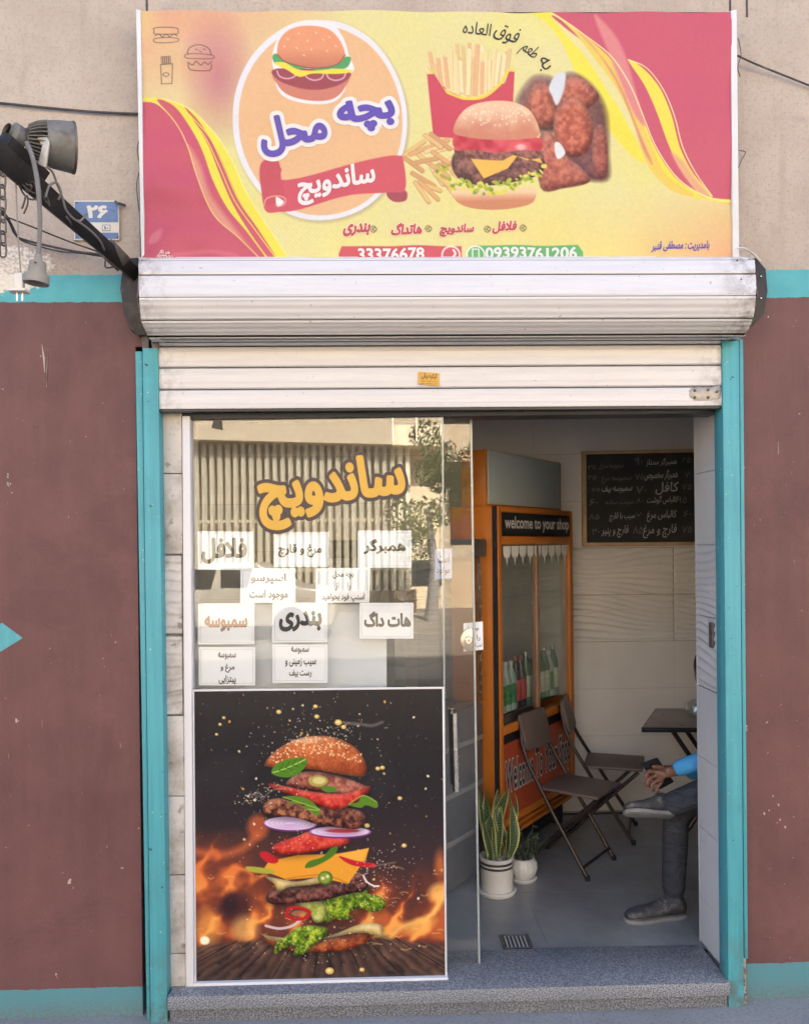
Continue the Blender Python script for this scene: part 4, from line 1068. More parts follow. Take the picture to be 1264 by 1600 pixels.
for txt, bb, rot in (('العاده', (722, 34, 766, 54), -4), ('فوق', (772, 36, 810, 68), -24), ('طعم', (812, 66, 838, 96), -42), ('به', (838, 90, 858, 112), -58)):
    lettering(txt, bb, bpt, M['blackink'], bn, .004, rot, .1, lift=.0004)

# ------------------------------------------------------------------ shop window: frame, panes, poster, papers
GY = .035
sf = thing('glass_shopfront', 'frameless glass shopfront with white aluminium edge profile left of the doorway', 'shopfront', tuple(at(500, 1545, GY)))
MB().pslab([(285, 650), (297, 650), (303, 1546), (290.5, 1552)], GY - .03, GY + .03).build('side_profile', M['white_alu'], sf, bevel=.002)
MB().pslab([(303.4, 1537), (700, 1527.5), (700.5, 1538.5), (292, 1552)], GY - .03, GY + .03).build('bottom_profile', M['white_alu'], sf, bevel=.002)
MB().pslab([(296, 652), (690.5, 645), (696, 1530), (302, 1540)], GY - .004, GY + .004).build('pane', M['glass'], sf)
MB().pslab([(690.4, 645), (692.6, 645), (698.2, 1529), (696, 1530)], GY - .0045, GY + .0045).build('pane_edge', M['glassedge'], sf)
for xx in (613.5, 650.5):
    MB().pslab([(xx - .6, 646), (xx + .6, 646), (xx + 1.0, 690), (xx - .2, 690)], GY - .006, GY - .0042).build('pane_clip', M['chrome'], sf)
MB().prism([at(x, y, GY - .012) for x, y in ((334, 656), (345, 655), (347, 671), (331, 668))], (0, .01, 0)).build('pane_bracket', M['black'], sf)
DY = .115
gd = thing('sliding_glass_door', 'open frameless sliding glass door slid behind the fixed pane, with round lock and bar handle', 'door', tuple(at(720, 1525, DY)))
MB().pslab([(613, 650), (734.5, 647), (748, 1524), (622, 1530)], DY - .004, DY + .004).build('pane', M['glass'], gd)
MB().pslab([(734.2, 647), (737.2, 647), (750.4, 1523), (747.4, 1524)], DY - .006, DY + .006).build('pane_edge', M['glassedge'], gd)
# lock: half disc with cylinder
c = at(738, 1000, DY - .012); rr_ = .042
pts = [(c.x + rr_ * math.cos(a), c.y, c.z + rr_ * math.sin(a)) for a in [math.pi / 2 + math.pi * k / 20 for k in range(21)]]
lk = MB().prism(pts, (0, .024, 0)).build('lock', M['brass'], gd, bevel=.002)
c2 = c + Vector((-.014, 0, 0))
MB().lathe([(.0145, 0), (.0145, .006), (.012, .008), (.012, .005), (.0075, .005), (.0075, .011), (0, .011)], c2, 24, (0, -1, 0)).build('cylinder', M['chrome'], lk, smooth=True)
MB().box(c2.x - .0012, c2.x + .0012, c2.y - .0125, c2.y - .011, c2.z - .004, c2.z + .004).build('keyhole', M['black'], lk)
a, b = at(709.5, 1115, DY - .045), at(713, 1236, DY - .045)
hd = MB().tube([a, b], .0125, 16).build('handle', M['chrome'], gd, smooth=True)
for t in (.22, .78):
    p = a.lerp(b, t); MB().tube([p, p + Vector((0, .045, 0))], .006).build('mount', M['chrome'], hd, smooth=True)
mr = a + Vector((-.004, .09, 0)), b + Vector((-.004, .09, 0)); MB().tube(mr, .0105, 16).build('handle', M['steel'], gd, smooth=True)

# poster
def PC(P): return P
def paint_poster():
    c = Canvas(38, 1218, 58, 1424, 450, 520, (31, 28, 32)); X, Y = c.X, c.Y
    n1 = c.noise(420, 4, 1); n2 = c.noise(170, 4, 2); n3 = c.noise(60, 3, 3)
    c.blend(np.clip((Y - 500) / 350, 0, 1) * .6, (74, 48, 50))
    c.blend(np.clip((n1 - .5) * 2, 0, .4) * (Y < 600), (56, 50, 54))
    # flames
    fl = np.clip((Y - 700) / 260, 0, 1) * np.clip((1300 - Y) / 90, 0, 1); side = np.clip(1.25 - .9 * np.exp(-((X - 620) / 330) ** 2), 0, 1)
    side2 = np.where(X < 640, 1, np.clip((Y - 860) / 180, 0, 1))
    m = np.clip(fl * side * side2 * (.5 + 1.7 * (n2 - .3)), 0, 1)
    wx = X + 90 * (c.noise(150, 3, 31) - .5) * 2; wy = Y + 120 * (c.noise(120, 3, 32) - .5) * 2
    rdg = 1 - np.abs(np.sin(wx * .018 + wy * .011 + 2.5 * n1 * 3)); rdg = rdg ** 2; m = np.clip(m * (.62 + .85 * rdg), 0, 1)
    c.blend(np.clip(m * 1.3, 0, 1), (170, 72, 36)); c.blend(np.clip((m - .42) * 2.4, 0, 1), (226, 122, 58)); c.blend(np.clip((m - .66) * 2.4, 0, 1) * np.clip((Y - 900) / 150, 0, 1), (244, 176, 84))
    c.ell(225, 1075, 68, 72, (74, 36, 34), soft=40); c.ell(200, 1065, 40, 42, (52, 28, 32), soft=30)
    c.ell(90, 1180, 60, 90, (240, 170, 80), soft=50, op=.55); c.ell(270, 1180, 60, 60, (250, 200, 110), soft=50, op=.6)
    c.ell(335, 700, 50, 58, (176, 84, 46), soft=30, op=.9); c.ell(80, 1231, 22, 20, (255, 246, 214), soft=8)
    c.ell(1100, 1180, 70, 30, (246, 178, 86), rot=-20, soft=30, op=.8); c.ell(1190, 1020, 50, 40, (250, 190, 100), rot=-30, soft=30, op=.8); c.ell(1200, 890, 25, 60, (206, 110, 54), soft=30, op=.8)
    c.line([(930, 1270), (1000, 1190), (1080, 1160), (1150, 1130), (1215, 1050)], 12, (248, 196, 104), soft=24, op=.8)
    c.line([(40, 810), (150, 830), (260, 800), (330, 740)], 16, (214, 108, 60), soft=34, op=.7)
    # wooden table
    wt = c.pmask([(30, 1260), (300, 1235), (640, 1225), (940, 1235), (1230, 1275), (1230, 1500), (30, 1500)], 16, False)
    vx = (X - 640) / (Y - 1020 + 1e-3); gr = .5 + .5 * np.sin(vx * 34 + n3 * 6)
    c.tex(wt, gr * .12 + .36 + .3 * n3 - (Y - 1250) / 1200, (34, 24, 24), (122, 88, 70))
    for v0 in (-1.9, -1.05, -.62, -.12, .48, .95, 1.6): c.line([(640 + v0 * 215, 1235), (640 + v0 * 420, 1440)], 2.2, (20, 14, 16), smooth=False, op=.9)
    # sparks and crumbs
    r_ = random.Random(3)
    for k in range(520):
        x, y = r_.uniform(60, 1200), 60 + 1250 * r_.random(); s = r_.choice((1.2, 1.4, 1.8, 2.6)); w_ = .4 + .5 * (abs(x - 620) < 380)
        c.ell(x, y, s, s, r_.choice(((226, 214, 190), (220, 176, 90), (190, 180, 170))), op=w_, soft=2.4)
    for k in range(110):
        x, y = r_.gauss(640, 260), r_.uniform(110, 1300); s = r_.uniform(3, 7.5); c.ell(x, y, s, s * .75, r_.choice(((232, 206, 140), (216, 164, 70), (240, 228, 200))), rot=r_.uniform(0, 180), op=.95)
    for x, y, s in ((720, 211, 17), (745, 233, 12), (612, 134, 11), (438, 158, 12), (906, 431, 11), (928, 427, 11), (1010, 573, 11), (852, 700, 13), (1028, 797, 12), (668, 1384, 20), (822, 1381, 12), (143, 261, 7), (160, 214, 8), (178, 183, 8), (618, 182, 12)): c.ell(x, y, s, s * .8, (216, 180, 96)); c.ell(x - 2, y - 2, s * .5, s * .4, (244, 226, 170))
    c.line([(750, 215), (820, 220), (880, 228), (930, 212)], 5, (190, 180, 176), soft=14, op=.5)
    for k in range(46):
        x = r_.uniform(60, 1200); y = r_.uniform(900, 1290); L = r_.uniform(8, 26); a = r_.uniform(-.5, .5)
        c.line([(x - L, y), (x, y + a * L), (x + L, y - a * L * .4)], r_.uniform(1, 3), (250, 196, 110), op=.5, soft=4)
    # ---- layers from the bottom up
    PM = c.pmask; c.splash = 0
    def T(m, n_, a, b):
        c.ell(0, 0, .1, .1, a); sh = np.roll(c.blur(m, 6), (5, 0), (0, 1)); c.I *= (1 - .45 * np.clip(sh - m, 0, 1))[..., None]
        fine = c.noise(9, 2, int(abs(a[0] * 3 + b[1])) % 97); c.tex(m, np.clip(n_ * .72 + fine * .28, 0, 1), a, b); c.relief(m, 5, .42, .30)
    def nz(cell, sd, o=4): return c.noise(cell, o, sd)
    T(PM([(360, 1215), (420, 1222), (560, 1250), (640, 1240), (840, 1205), (845, 1250), (760, 1285), (640, 1296), (520, 1290), (430, 1270), (375, 1250)], 3), nz(30, 11), (128, 56, 30), (214, 120, 62))
    T(PM([(356, 1210), (440, 1222), (640, 1225), (800, 1170), (880, 1162), (925, 1180), (915, 1205), (952, 1240), (890, 1222), (820, 1205), (700, 1222), (560, 1245), (420, 1240)], 3), nz(40, 12), (214, 184, 112), (244, 226, 164))
    def lettuce(P, sd): m = PM(P, 3) * np.clip((nz(26, sd + 7) - .30) * 14 + PM(P, 26) * 1.2 - .1, 0, 1); T(m, nz(22, sd, 4), (50, 88, 8), (186, 206, 50)); k = np.clip((nz(13, sd + 40) - .6) * 6, 0, 1); c.blend(m * k * .8, (226, 236, 120)); c.blend(m * np.clip((.36 - nz(16, sd + 50)) * 6, 0, 1) * .8, (52, 92, 16))
    lettuce([(405, 1290), (420, 1245), (470, 1210), (520, 1175), (580, 1168), (655, 1180), (650, 1220), (590, 1262), (555, 1300), (500, 1306), (505, 1262), (440, 1280), (420, 1300)], 13)
    c.line([(368, 1166), (430, 1180), (490, 1170), (525, 1146)], 6, (222, 206, 210), op=.9)
    lettuce([(560, 1068), (650, 1042), (720, 1024), (800, 1010), (830, 975), (860, 985), (850, 1020), (900, 1032), (938, 1062), (925, 1095), (880, 1110), (820, 1092), (760, 1110), (780, 1135), (700, 1148), (640, 1160), (600, 1140), (590, 1100)], 14)
    T(PM([(505, 1064), (640, 1058), (648, 1140), (600, 1152), (570, 1100)], 4), nz(40, 15), (150, 160, 60), (226, 226, 140))
    T(PM([(372, 1030), (390, 1000), (450, 985), (560, 990), (640, 975), (740, 972), (790, 925), (840, 928), (860, 960), (840, 1005), (760, 1022), (640, 1050), (520, 1062), (420, 1068), (378, 1055)], 3), nz(22, 16), (44, 20, 20), (150, 92, 78))
    c.line([(468, 1110), (480, 1085), (530, 1084), (575, 1102), (565, 1128), (520, 1138), (478, 1128)], 7, (190, 28, 34), closed=True); c.ell(524, 1110, 34, 14, (206, 150, 110), op=.5)
    c.line([(832, 935), (848, 965), (880, 985), (905, 987)], 4, (240, 226, 226))
    T(PM([(370, 935), (430, 945), (520, 960), (620, 940), (640, 965), (560, 978), (480, 985), (430, 1006), (410, 970)], 3), nz(40, 17), (212, 178, 104), (242, 224, 160))
    c.poly([(355, 905), (385, 862), (520, 835), (700, 832), (860, 808), (845, 860), (810, 905), (760, 975), (620, 940), (470, 950)], (232, 158, 46), smooth=False)
    c.poly([(700, 838), (860, 806), (830, 864), (790, 880)], (242, 176, 66), smooth=False); c.line([(470, 945), (640, 930), (760, 972)], 3, (204, 126, 30))
    c.poly([(278, 886), (340, 890), (405, 905), (400, 920), (330, 916), (285, 905)], (168, 170, 60)); c.poly([(344, 820), (380, 818), (428, 850), (420, 872), (380, 868), (348, 842)], (196, 34, 40)); c.poly([(718, 842), (800, 866), (886, 880), (880, 900), (800, 892), (750, 872)], (196, 30, 42))
    c.ell(652, 944, 35, 32, (78, 120, 22)); c.ell(650, 944, 26, 24, (140, 156, 60)); c.ell(640, 946, 9, 8, (226, 222, 160)); c.ell(662, 938, 8, 8, (226, 222, 160))
    # tomato, onion
    T(PM([(398, 800), (430, 775), (520, 745), (590, 722), (700, 740), (770, 765), (740, 792), (640, 812), (520, 830), (430, 828)], 3), nz(26, 18, 3), (190, 40, 34), (232, 96, 72))
    c.poly([(556, 895), (575, 865), (640, 845), (680, 805), (712, 798), (700, 832), (660, 862), (600, 890)], (74, 118, 26))
    for (cx, cy, rx, ry, rot) in ((488, 688, 128, 36, 2), (724, 730, 146, 29, 1)):
        c.ell(cx, cy, rx, ry, (112, 40, 116), rot); c.ell(cx, cy - 3, rx - 5, ry - 5, (226, 208, 232), rot)
        for f in (.8, .62, .45, .28): mm_ = c.emask(cx, cy - 4, rx * f, ry * f * .9, rot) - c.emask(cx, cy - 4, rx * f - 3, ry * f * .9 - 3, rot); c.blend(np.clip(mm_, 0, 1) * .8, (172, 120, 186))
    c.ell(735, 724, 82, 9, (206, 66, 60), 1)
    # patty
    T(PM([(358, 625), (372, 582), (440, 565), (520, 590), (640, 610), (760, 615), (835, 640), (842, 690), (800, 716), (700, 706), (610, 690), (520, 660), (420, 650), (370, 640)], 3), nz(20, 19), (54, 26, 22), (176, 106, 80))
    c.blend(PM([(370, 590), (440, 568), (620, 625), (630, 680), (500, 655), (380, 635)], 12) * np.clip((nz(22, 20) - .45) * 3, 0, .7), (206, 136, 90))
    # tomatoes and ham on top
    T(PM([(470, 500), (520, 455), (600, 440), (740, 470), (860, 520), (840, 560), (700, 545), (560, 520)], 3), nz(28, 24), (116, 52, 44), (198, 128, 104))
    T(PM([(386, 495), (470, 510), (620, 540), (760, 545), (868, 512), (835, 560), (770, 605), (690, 622), (600, 590), (480, 545), (410, 520)], 3), nz(24, 25, 3), (186, 36, 34), (230, 98, 76))
    c.ell(622, 486, 46, 27, (172, 160, 80)); c.ell(626, 484, 30, 17, (214, 202, 130)); c.poly([(635, 512), (700, 515), (708, 535), (660, 540)], (82, 128, 38))
    for P in ([(454, 560), (520, 556), (580, 575), (625, 620), (618, 652), (570, 620), (540, 612), (560, 596), (480, 590), (500, 575)], [(765, 600), (810, 588), (835, 558), (900, 590), (898, 618), (850, 604), (820, 616)]):
        c.poly(P, (88, 132, 30)); c.line([P[0], P[len(P) // 3], P[len(P) // 2]], 1.8, (170, 196, 84))
    # bun
    b = PM([(368, 405), (400, 360), (470, 310), (560, 278), (660, 275), (750, 300), (815, 345), (850, 410), (848, 455), (815, 468), (700, 450), (580, 430), (450, 425), (385, 415)], 3)
    T(b, .62 - np.hypot((X - 590) / 600, (Y - 330) / 210) * .55 + (nz(40, 26) - .5) * .35, (146, 62, 30), (226, 130, 72))
    c.blend(b * np.clip((Y - 395 - (X - 400) * .11) / 40, 0, 1) * .35, (238, 196, 150))
    c.blend(b * np.clip(1 - np.hypot((X - 560) / 160, (Y - 292) / 26), 0, 1) * .6, (232, 200, 170))
    for k in range(190):
        x, y = r_.uniform(400, 830), r_.uniform(278, 400)
        if y < 275 + ((x - 620) / 230) ** 2 * 75 + 85 and y > 278 + ((x - 610) / 240) ** 2 * 95: c.ell(x, y, 4.6, 2.8, (240, 212, 160), rot=r_.uniform(0, 180))
    c.poly([(402, 432), (440, 395), (510, 376), (568, 382), (560, 420), (520, 456), (470, 468), (415, 456)], (76, 128, 26)); c.line([(405, 445), (470, 425), (562, 384)], 2.5, (176, 206, 90))
    for t in (.2, .4, .6, .8): x, y = 405 + 157 * t, 445 - 60 * t; c.line([(x, y), (x + 22, y - 28)], 1.5, (40, 84, 18), smooth=False); c.line([(x, y), (x + 34, y + 10)], 1.5, (40, 84, 18), smooth=False)
    for (x0_, y0_, n_, sp) in ((330, 560, 60, 50), (900, 900, 90, 90), (560, 270, 70, 90), (700, 262, 60, 60), (930, 1010, 50, 60), (460, 500, 26, 50), (500, 770, 26, 60), (640, 1280, 60, 160)):
        for k in range(n_):
            x, y = r_.gauss(x0_, sp), r_.gauss(y0_, sp * .5); q = r_.uniform(1.2, 3.4); c.ell(x, y, q, q * .8, r_.choice(((236, 222, 196), (222, 190, 130), (250, 246, 236))), op=.85, soft=2.4)
    for P in ([(880, 892), (920, 886), (985, 876)], [(300, 545), (360, 556), (330, 530)], [(350, 575), (400, 530), (450, 520)]): c.line(P, 3, (210, 200, 190), soft=7, op=.4)
    return c
ps = thing('burger_poster', 'tall dark poster of an exploding burger above flames behind white trim, on the lower window', 'poster', tuple(at(500, 1530, GY - .02)))
PYY = GY - .014
cp = paint_poster()
grid, gu, gv = corner_grid(cp.nx, cp.ny, (303.5, 1080.5), (691, 1076.5), (695.5, 1527), (307, 1534), PYY)
sheet('printed_sheet', cp, grid, print_mat('glossy poster print', .22, .5, .02), ps, .86)
MB().pslab([(302, 1078), (693.2, 1074.3), (697.8, 1528.5), (305, 1536)], PYY + .0015, GY - .0045).build('backing', M['black'], ps)
for q in ([(301, 1077.6), (694, 1073.2), (694, 1076.4), (301, 1080.6)], [(691, 1076.4), (694, 1076.4), (698.5, 1528), (695.6, 1528)], [(301.4, 1080.6), (303.6, 1080.6), (307, 1535), (304.4, 1535)]):
    MB().pslab(q, PYY - .004, PYY + .0012).build('trim', M['white_alu'], ps, bevel=.0006)

# papers on the inside of the glass
PPY = GY + .0062
LB = {
 0: ('large bold word falafel', [('فلافل', (315, 841, 386, 880), .035)]),
}
papers = [
 ((309, 830, 396, 890), 'white paper sign reading falafel in large letters, top left of the taped papers', [('فلافل', (315, 840, 386, 881), .045)]),
 ((429, 832, 514, 886), 'white paper sign for chicken and mushroom, middle of top row', [('مرغ و قارچ', (435, 850, 503, 871), .04)]),
 ((559, 829, 643, 887), 'white paper sign reading hamburger, right end of the top row of papers', [('همبرگر', (568, 842, 634, 866), .045)]),
 ((376, 888, 462, 942), 'white paper sign offering espresso, left of the two in the second row', [('اسپرسو', (392, 896, 447, 913), .03), ('موجود است', (390, 921, 450, 938), .03)]),
 ((494, 888, 578, 942), 'white paper sign of three small lines, right of the two papers in the second row', [('بچه محل', (520, 892, 553, 905), .025), ('را     از', (524, 909, 548, 923), .025), ('اسنپ فود بخواهید', (503, 927, 570, 941), .03)]),
 ((310, 943, 398, 1007), 'white paper sign reading samosa in bold letters with a brown reflection painted in, left end of the third row', [('سمبوسه', (320, 962, 387, 987), .045)]),
 ((426, 942, 512, 1004), 'white paper sign with the single bold black word bandari, centre of the third row', [('بندری', (436, 954, 503, 987), .05)]),
 ((562, 942, 646, 998), 'white paper sign reading hot dog in bold black, right end of the third row', [('هات داگ', (569, 955, 642, 980), .05)]),
 ((311, 1011, 399, 1071), 'white paper sign for chicken and pizza samosa, bottom left above the poster', [('سمبوسه', (341, 1019, 369, 1031), .03), ('مرغ و', (345, 1037, 367, 1051), .03), ('پیتزایی', (342, 1055, 369, 1070), .03)]),
 ((426, 1007, 512, 1067), 'white paper sign for potato samosa and roast beef, bottom centre above the poster', [('سمبوسه', (455, 1010, 483, 1022), .03), ('سیب زمینی و', (446, 1028, 494, 1042), .03), ('رست بیف', (452, 1046, 487, 1059), .03)]),
]
reflectink = mk('ink with painted brown reflection', (.30, .15, .09), .6, 0, .15, 20, 0)  # brown of the glass reflection painted into the lettering colour
framemat = mk('printed grey border', (.45, .46, .5), .7)
for k, ((x0, y0, x1, y1), lab, lines) in enumerate(papers):
    p = thing('paper_sign', lab, 'sign', tuple(at((x0 + x1) / 2, y1, PPY)), 'papers taped behind the window')
    t = rnd.uniform(-.8, .8)
    # slightly curled sheet
    m = MB(); nx = 8; vs = []
    for j in range(5):
        for i in range(nx + 1):
            u, v = i / nx, j / 4; q = at(x0 + (x1 - x0) * u + t * v, y0 + (y1 - y0) * v + t * u, PPY)
            vs.append((q.x, q.y + .0010 * ((2 * u - 1) ** 2) * (.3 + v) + .0003 * math.sin(k + 5 * u), q.z))
    n_ = len(vs); vs += [(a, b + .0003, c) for a, b, c in vs]
    m.add(vs, [(j * (nx + 1) + i, j * (nx + 1) + i + 1, (j + 1) * (nx + 1) + i + 1, (j + 1) * (nx + 1) + i) for j in range(4) for i in range(nx)] + [(n_ + j * (nx + 1) + i, n_ + j * (nx + 1) + i + 1, n_ + (j + 1) * (nx + 1) + i + 1, n_ + (j + 1) * (nx + 1) + i) for j in range(4) for i in range(nx)])
    m.build('sheet', M['paper'], p, smooth=False)
    fr = MB(); e = 3.2
    for (a0, b0, a1, b1) in ((x0 + e, y0 + e, x1 - e, y0 + e + .5), (x0 + e, y1 - e - .5, x1 - e, y1 - e), (x0 + e, y0 + e + .5, x0 + e + .5, y1 - e - .5), (x1 - e - .5, y0 + e + .5, x1 - e, y1 - e - .5)): fr.pslab([(a0, b0), (a1, b0), (a1, b1), (a0, b1)], PPY - .0006, PPY - .0004)
    fr.build('printed_border', framemat, p)
    for txt, bb, wt in lines: lettering(txt, bb, plane(PPY - .0007), reflectink if k == 5 else M['blackink'], p, wt, 0)
# decal on the glass
dc = thing('window_lettering', 'big yellow vinyl word for sandwich with dark outline across the upper window', 'lettering', tuple(at(520, 815, GY - .0045)))
gp = plane(GY - .0050)
lettering('ساندویچ', (402, 717, 634, 818), gp, M['decaledge'], dc, .115, 7, 0, 'outline', 0, ref=.045)
lettering('ساندویچ', (402, 717, 634, 818), gp, M['decal'], dc, .045, 7, 0, 'letters', .0008)
# small bluish mirrored paper on the sliding door, its reflection built as a sheet; another paper deeper in
p = thing('paper_sign', 'narrow bluish mirrored paper reflection built as a sheet on the sliding door just above the round lock', 'sign', tuple(at(692, 905, DY + .006)), 'papers taped behind the window')
MB().pslab([(680, 858), (706, 857), (706, 904), (679, 905)], DY + .005, DY + .0056).build('sheet', M['mirrorpaper'], p)
lettering('است', (684, 864, 702, 880), plane(DY + .0047), M['blackink'], p, .02); lettering('موجود', (682, 888, 703, 899), plane(DY + .0047), M['blackink'], p, .02)

# ------------------------------------------------------------------ drinks cooler
ang = R(36.0)
e1 = Vector((math.sin(ang), math.cos(ang), 0)); e2 = Vector((-e1.y, e1.x, 0))
def onray(px, D): 
    p = at(px, 852, EYE.y + D); return p
P1 = onray(775, 3.75); P1.z = 0
# far end lies on the ray through px 893
tgt = 893; best = None
for k in range(400):
    w_ = .4 + k * .002; q = P1 + e1 * w_; d = Vector((q.x, q.y, 0)) - Vector((EYE.x, EYE.y, 0)); px = PX + F * (d.dot(Vector((r0.x, r0.y, 0))) / d.dot(fw))
    if best is None or abs(px - tgt) < best[0]: best = (abs(px - tgt), w_)
FW = best[1]
def FP(u, v, z): return P1 + e1 * u + e2 * v + Vector((0, 0, z))
def fbox(m, u0_, u1_, v0, v1, z0, z1):
    return m.hexa([FP(u0_, v0, z0), FP(u1_, v0, z0), FP(u1_, v1, z0), FP(u0_, v1, z0), FP(u0_, v0, z1), FP(u1_, v0, z1), FP(u1_, v1, z1), FP(u0_, v1, z1)])
fr_ = thing('drinks_cooler', 'tall orange upright drinks cooler with glass doors and pale light box on top', 'cooler', (P1.x, P1.y, ZF))
FD = .24; ZB, ZT = .22, 1.75
m = MB(); fbox(m, 0, .03, .02, FD, ZB, ZT); fbox(m, FW - .03, FW, .02, FD, ZB, ZT); fbox(m, .03, FW - .03, .02, FD, ZT - .03, ZT); fbox(m, .03, FW - .03, .02, FD, ZB, ZB + .03); m.build('cabinet', M['orange'], fr_, bevel=.003)
m = MB(); fbox(m, .03, FW - .03, FD - .02, FD, ZB + .03, ZT - .03); fbox(m, .0302, .034, .022, FD - .021, .76, 1.6); fbox(m, FW - .034, FW - .0302, .022, FD - .021, .76, 1.6); m.build('lining', mk('cooler lining', (.42, .42, .41), .4), fr_)
for u in (.0, FW - .045):
    m = MB(); fbox(m, u + .012 * (u == 0), u + .045, -.006, .018, ZB + .02, ZT - .002); m.build('front_post', M['orange'], fr_, bevel=.004)
m = MB(); fbox(m, -.004, .012, .0, .018, ZB, ZT); m.build('gasket', M['black'], fr_)
for z0, z1, mt in ((1.722, 1.748, 'orange'), (1.572, 1.612, 'orange'), (.70, .74, 'orange'), (.278, .312, 'orange'), (.22, .238, 'orange')):
    m = MB(); fbox(m, .045, FW - .045, -.006, .018, z0, z1); m.build('front_rail', M[mt], fr_, bevel=.004)
hdz = (1.612, 1.70)
m = MB(); fbox(m, .045, FW - .045, -.009, -.006, 1.613, 1.721); hp = m.build('header_panel', M['black'], fr_)
m = MB(); fbox(m, .045, FW - .045, .004, .012, .655, .70); m.build('vent', M['black'], fr_)
m = MB(); fbox(m, .045, FW - .045, 0.0, .010, .312, .655); lp = m.build('lower_panel', M['redpanel'], fr_)
m = MB(); fbox(m, .045, FW - .045, .05, .06, .12, .22); m.build('plinth', M['black'], fr_)
for u in (.05, FW - .09):
    for v in (.05, FD - .09):
        m = MB(); fbox(m, u, u + .04, v, v + .04, ZF, ZB); m.build('leg', M['black'], fr_)
def fmap(vf): return lambda x, y, l: FP(x, vf - l, y * -1)
lettering('welcome to your shop', (.07, -1.705, FW - .06, -1.63), fmap(-.0095), M['whiteink'], hp, .02)
lettering('Welcome To Your Shop', (.065, -.575, FW - .055, -.385), fmap(-.001), M['whiteink'], lp, .06, ref=.02)
lettering('Welcome To Your Shop', (.065, -.575, FW - .055, -.385), fmap(-.001), M['blackink'], lp, .02, lift=.0008)
# light box
LD = .18
m = MB(); fbox(m, -.0, FW - .02, .05, LD, ZT, 2.01); lb = m.build('light_box', M['orange'], fr_, bevel=.003)
m = MB(); fbox(m, .012, FW - .055, .040, .0485, ZT + .01, 2.005); m.build('light_box_face', M['lightbox'], lb, bevel=.001)
# doors
mid = FW * .5
for u0_, u1_, v in ((.045, mid + .02, .004), (mid - .02, FW - .045, .02)):
    m = MB(); fbox(m, u0_, u1_, v, v + .004, .74, 1.572); m.build('door_pane', M['coolerglass'], fr_)
m = MB(); fbox(m, mid - .014, mid + .014, -.002, .03, .74, 1.572); m.build('door_stile', mk('tan stile', (.36, .2, .12), .4), fr_, bevel=.002)
# lace shelf edging: pointed scallops
m = MB(); nl = 9
for k in range(nl):
    u = .06 + (FW - .12) * (k + .5) / nl; w_ = (FW - .12) / nl * .44
    pts = [(-w_, 0), (w_, 0), (w_, -.028), (w_ * .55, -.045), (w_ * .3, -.036), (0, -.075), (-w_ * .3, -.036), (-w_ * .55, -.045), (-w_, -.028)]
    m.prism([FP(u + a, -.002, 1.566 + b * 1.25) for a, b in pts], e2 * .001)
m.build('shelf_lace', mk('white lace paper', (.78, .78, .75), .8), fr_)
for z in (.765, 1.08, 1.32):
    m = MB(); fbox(m, .035, FW - .035, .06, FD - .03, z, z + .006); m.build('shelf', M['coolerglass'] if z > .9 else M['chrome'], fr_)
# bottles
def bottle(bodym, capm, labm, h=.2, r=.03):
    t = thing('drink_bottle', '', 'bottle', (0, 0, 0), 'bottles on the lower cooler shelf')
    MB().lathe([(0, 0), (r, .002), (r, h * .62), (r * .8, h * .74), (r * .38, h * .88), (r * .36, h * .94), (0, h * .94)], (0, 0, 0), 14).build('body', bodym, t, smooth=True)
    MB().lathe([(r * 1.03, h * .15), (r * 1.03, h * .55)], (0, 0, 0), 14).build('label', labm, t, smooth=True)
    MB().lathe([(r * .42, h * .92), (r * .42, h * 1.0), (0, h * 1.0)], (0, 0, 0), 12).build('cap', capm, t, smooth=True)
    return t
def clone(root, loc, rz=0, label=None):
    r_ = root.copy(); COL.objects.link(r_); r_.location = loc; r_.rotation_euler = (0, 0, rz)
    if label: r_['label'] = label
    for ch in list(root.children):
        c_ = ch.copy(); COL.objects.link(c_); c_.parent = r_
        for g_ in list(ch.children):
            d_ = g_.copy(); COL.objects.link(d_); d_.parent = c_
    return r_
kinds = [bottle(M['bottle'], M['whiteplastic'], M['greenlabel'], .235, .029), bottle(M['redlabel'], M['black'], M['redlabel'], .22, .029), bottle(mk('green glass', (.03, .16, .06), .25), M['chrome'], mk('pale label', (.5, .55, .4), .6, 0, .4, 60), .262, .030), bottle(mk('cola', (.02, .012, .01), .2), M['redlabel'], mk('red label', (.5, .03, .03), .5, 0, .3, 50), .25, .029)]
kl = ['milky bottle with green label and white cap, on the lower shelf of the orange cooler', 'dark red drink bottle on the lower shelf of the orange cooler']
used = [False] * 4; nb = 14
ordn = 'first second third fourth fifth sixth seventh eighth ninth tenth eleventh twelfth thirteenth last'.split()
for k in range(nb):
    u = .075 + (FW - .15) * k / (nb - 1); kd = (1, 0, 0, 0, 0, 3, 3, 2, 1, 2, 2, 2, 0, 2)[k]
    p = FP(u, .085, .7716); lab = (ordn[k] + ' bottle from the left on the lower cooler shelf, ' + ('milky with green label', 'dark red', 'green with pale label', 'dark cola with red label')[kd])
    if not used[kd]: o = kinds[kd]; o.location = p; used[kd] = True; o['label'] = lab
    else: o = clone(kinds[kd], p, 0, lab)

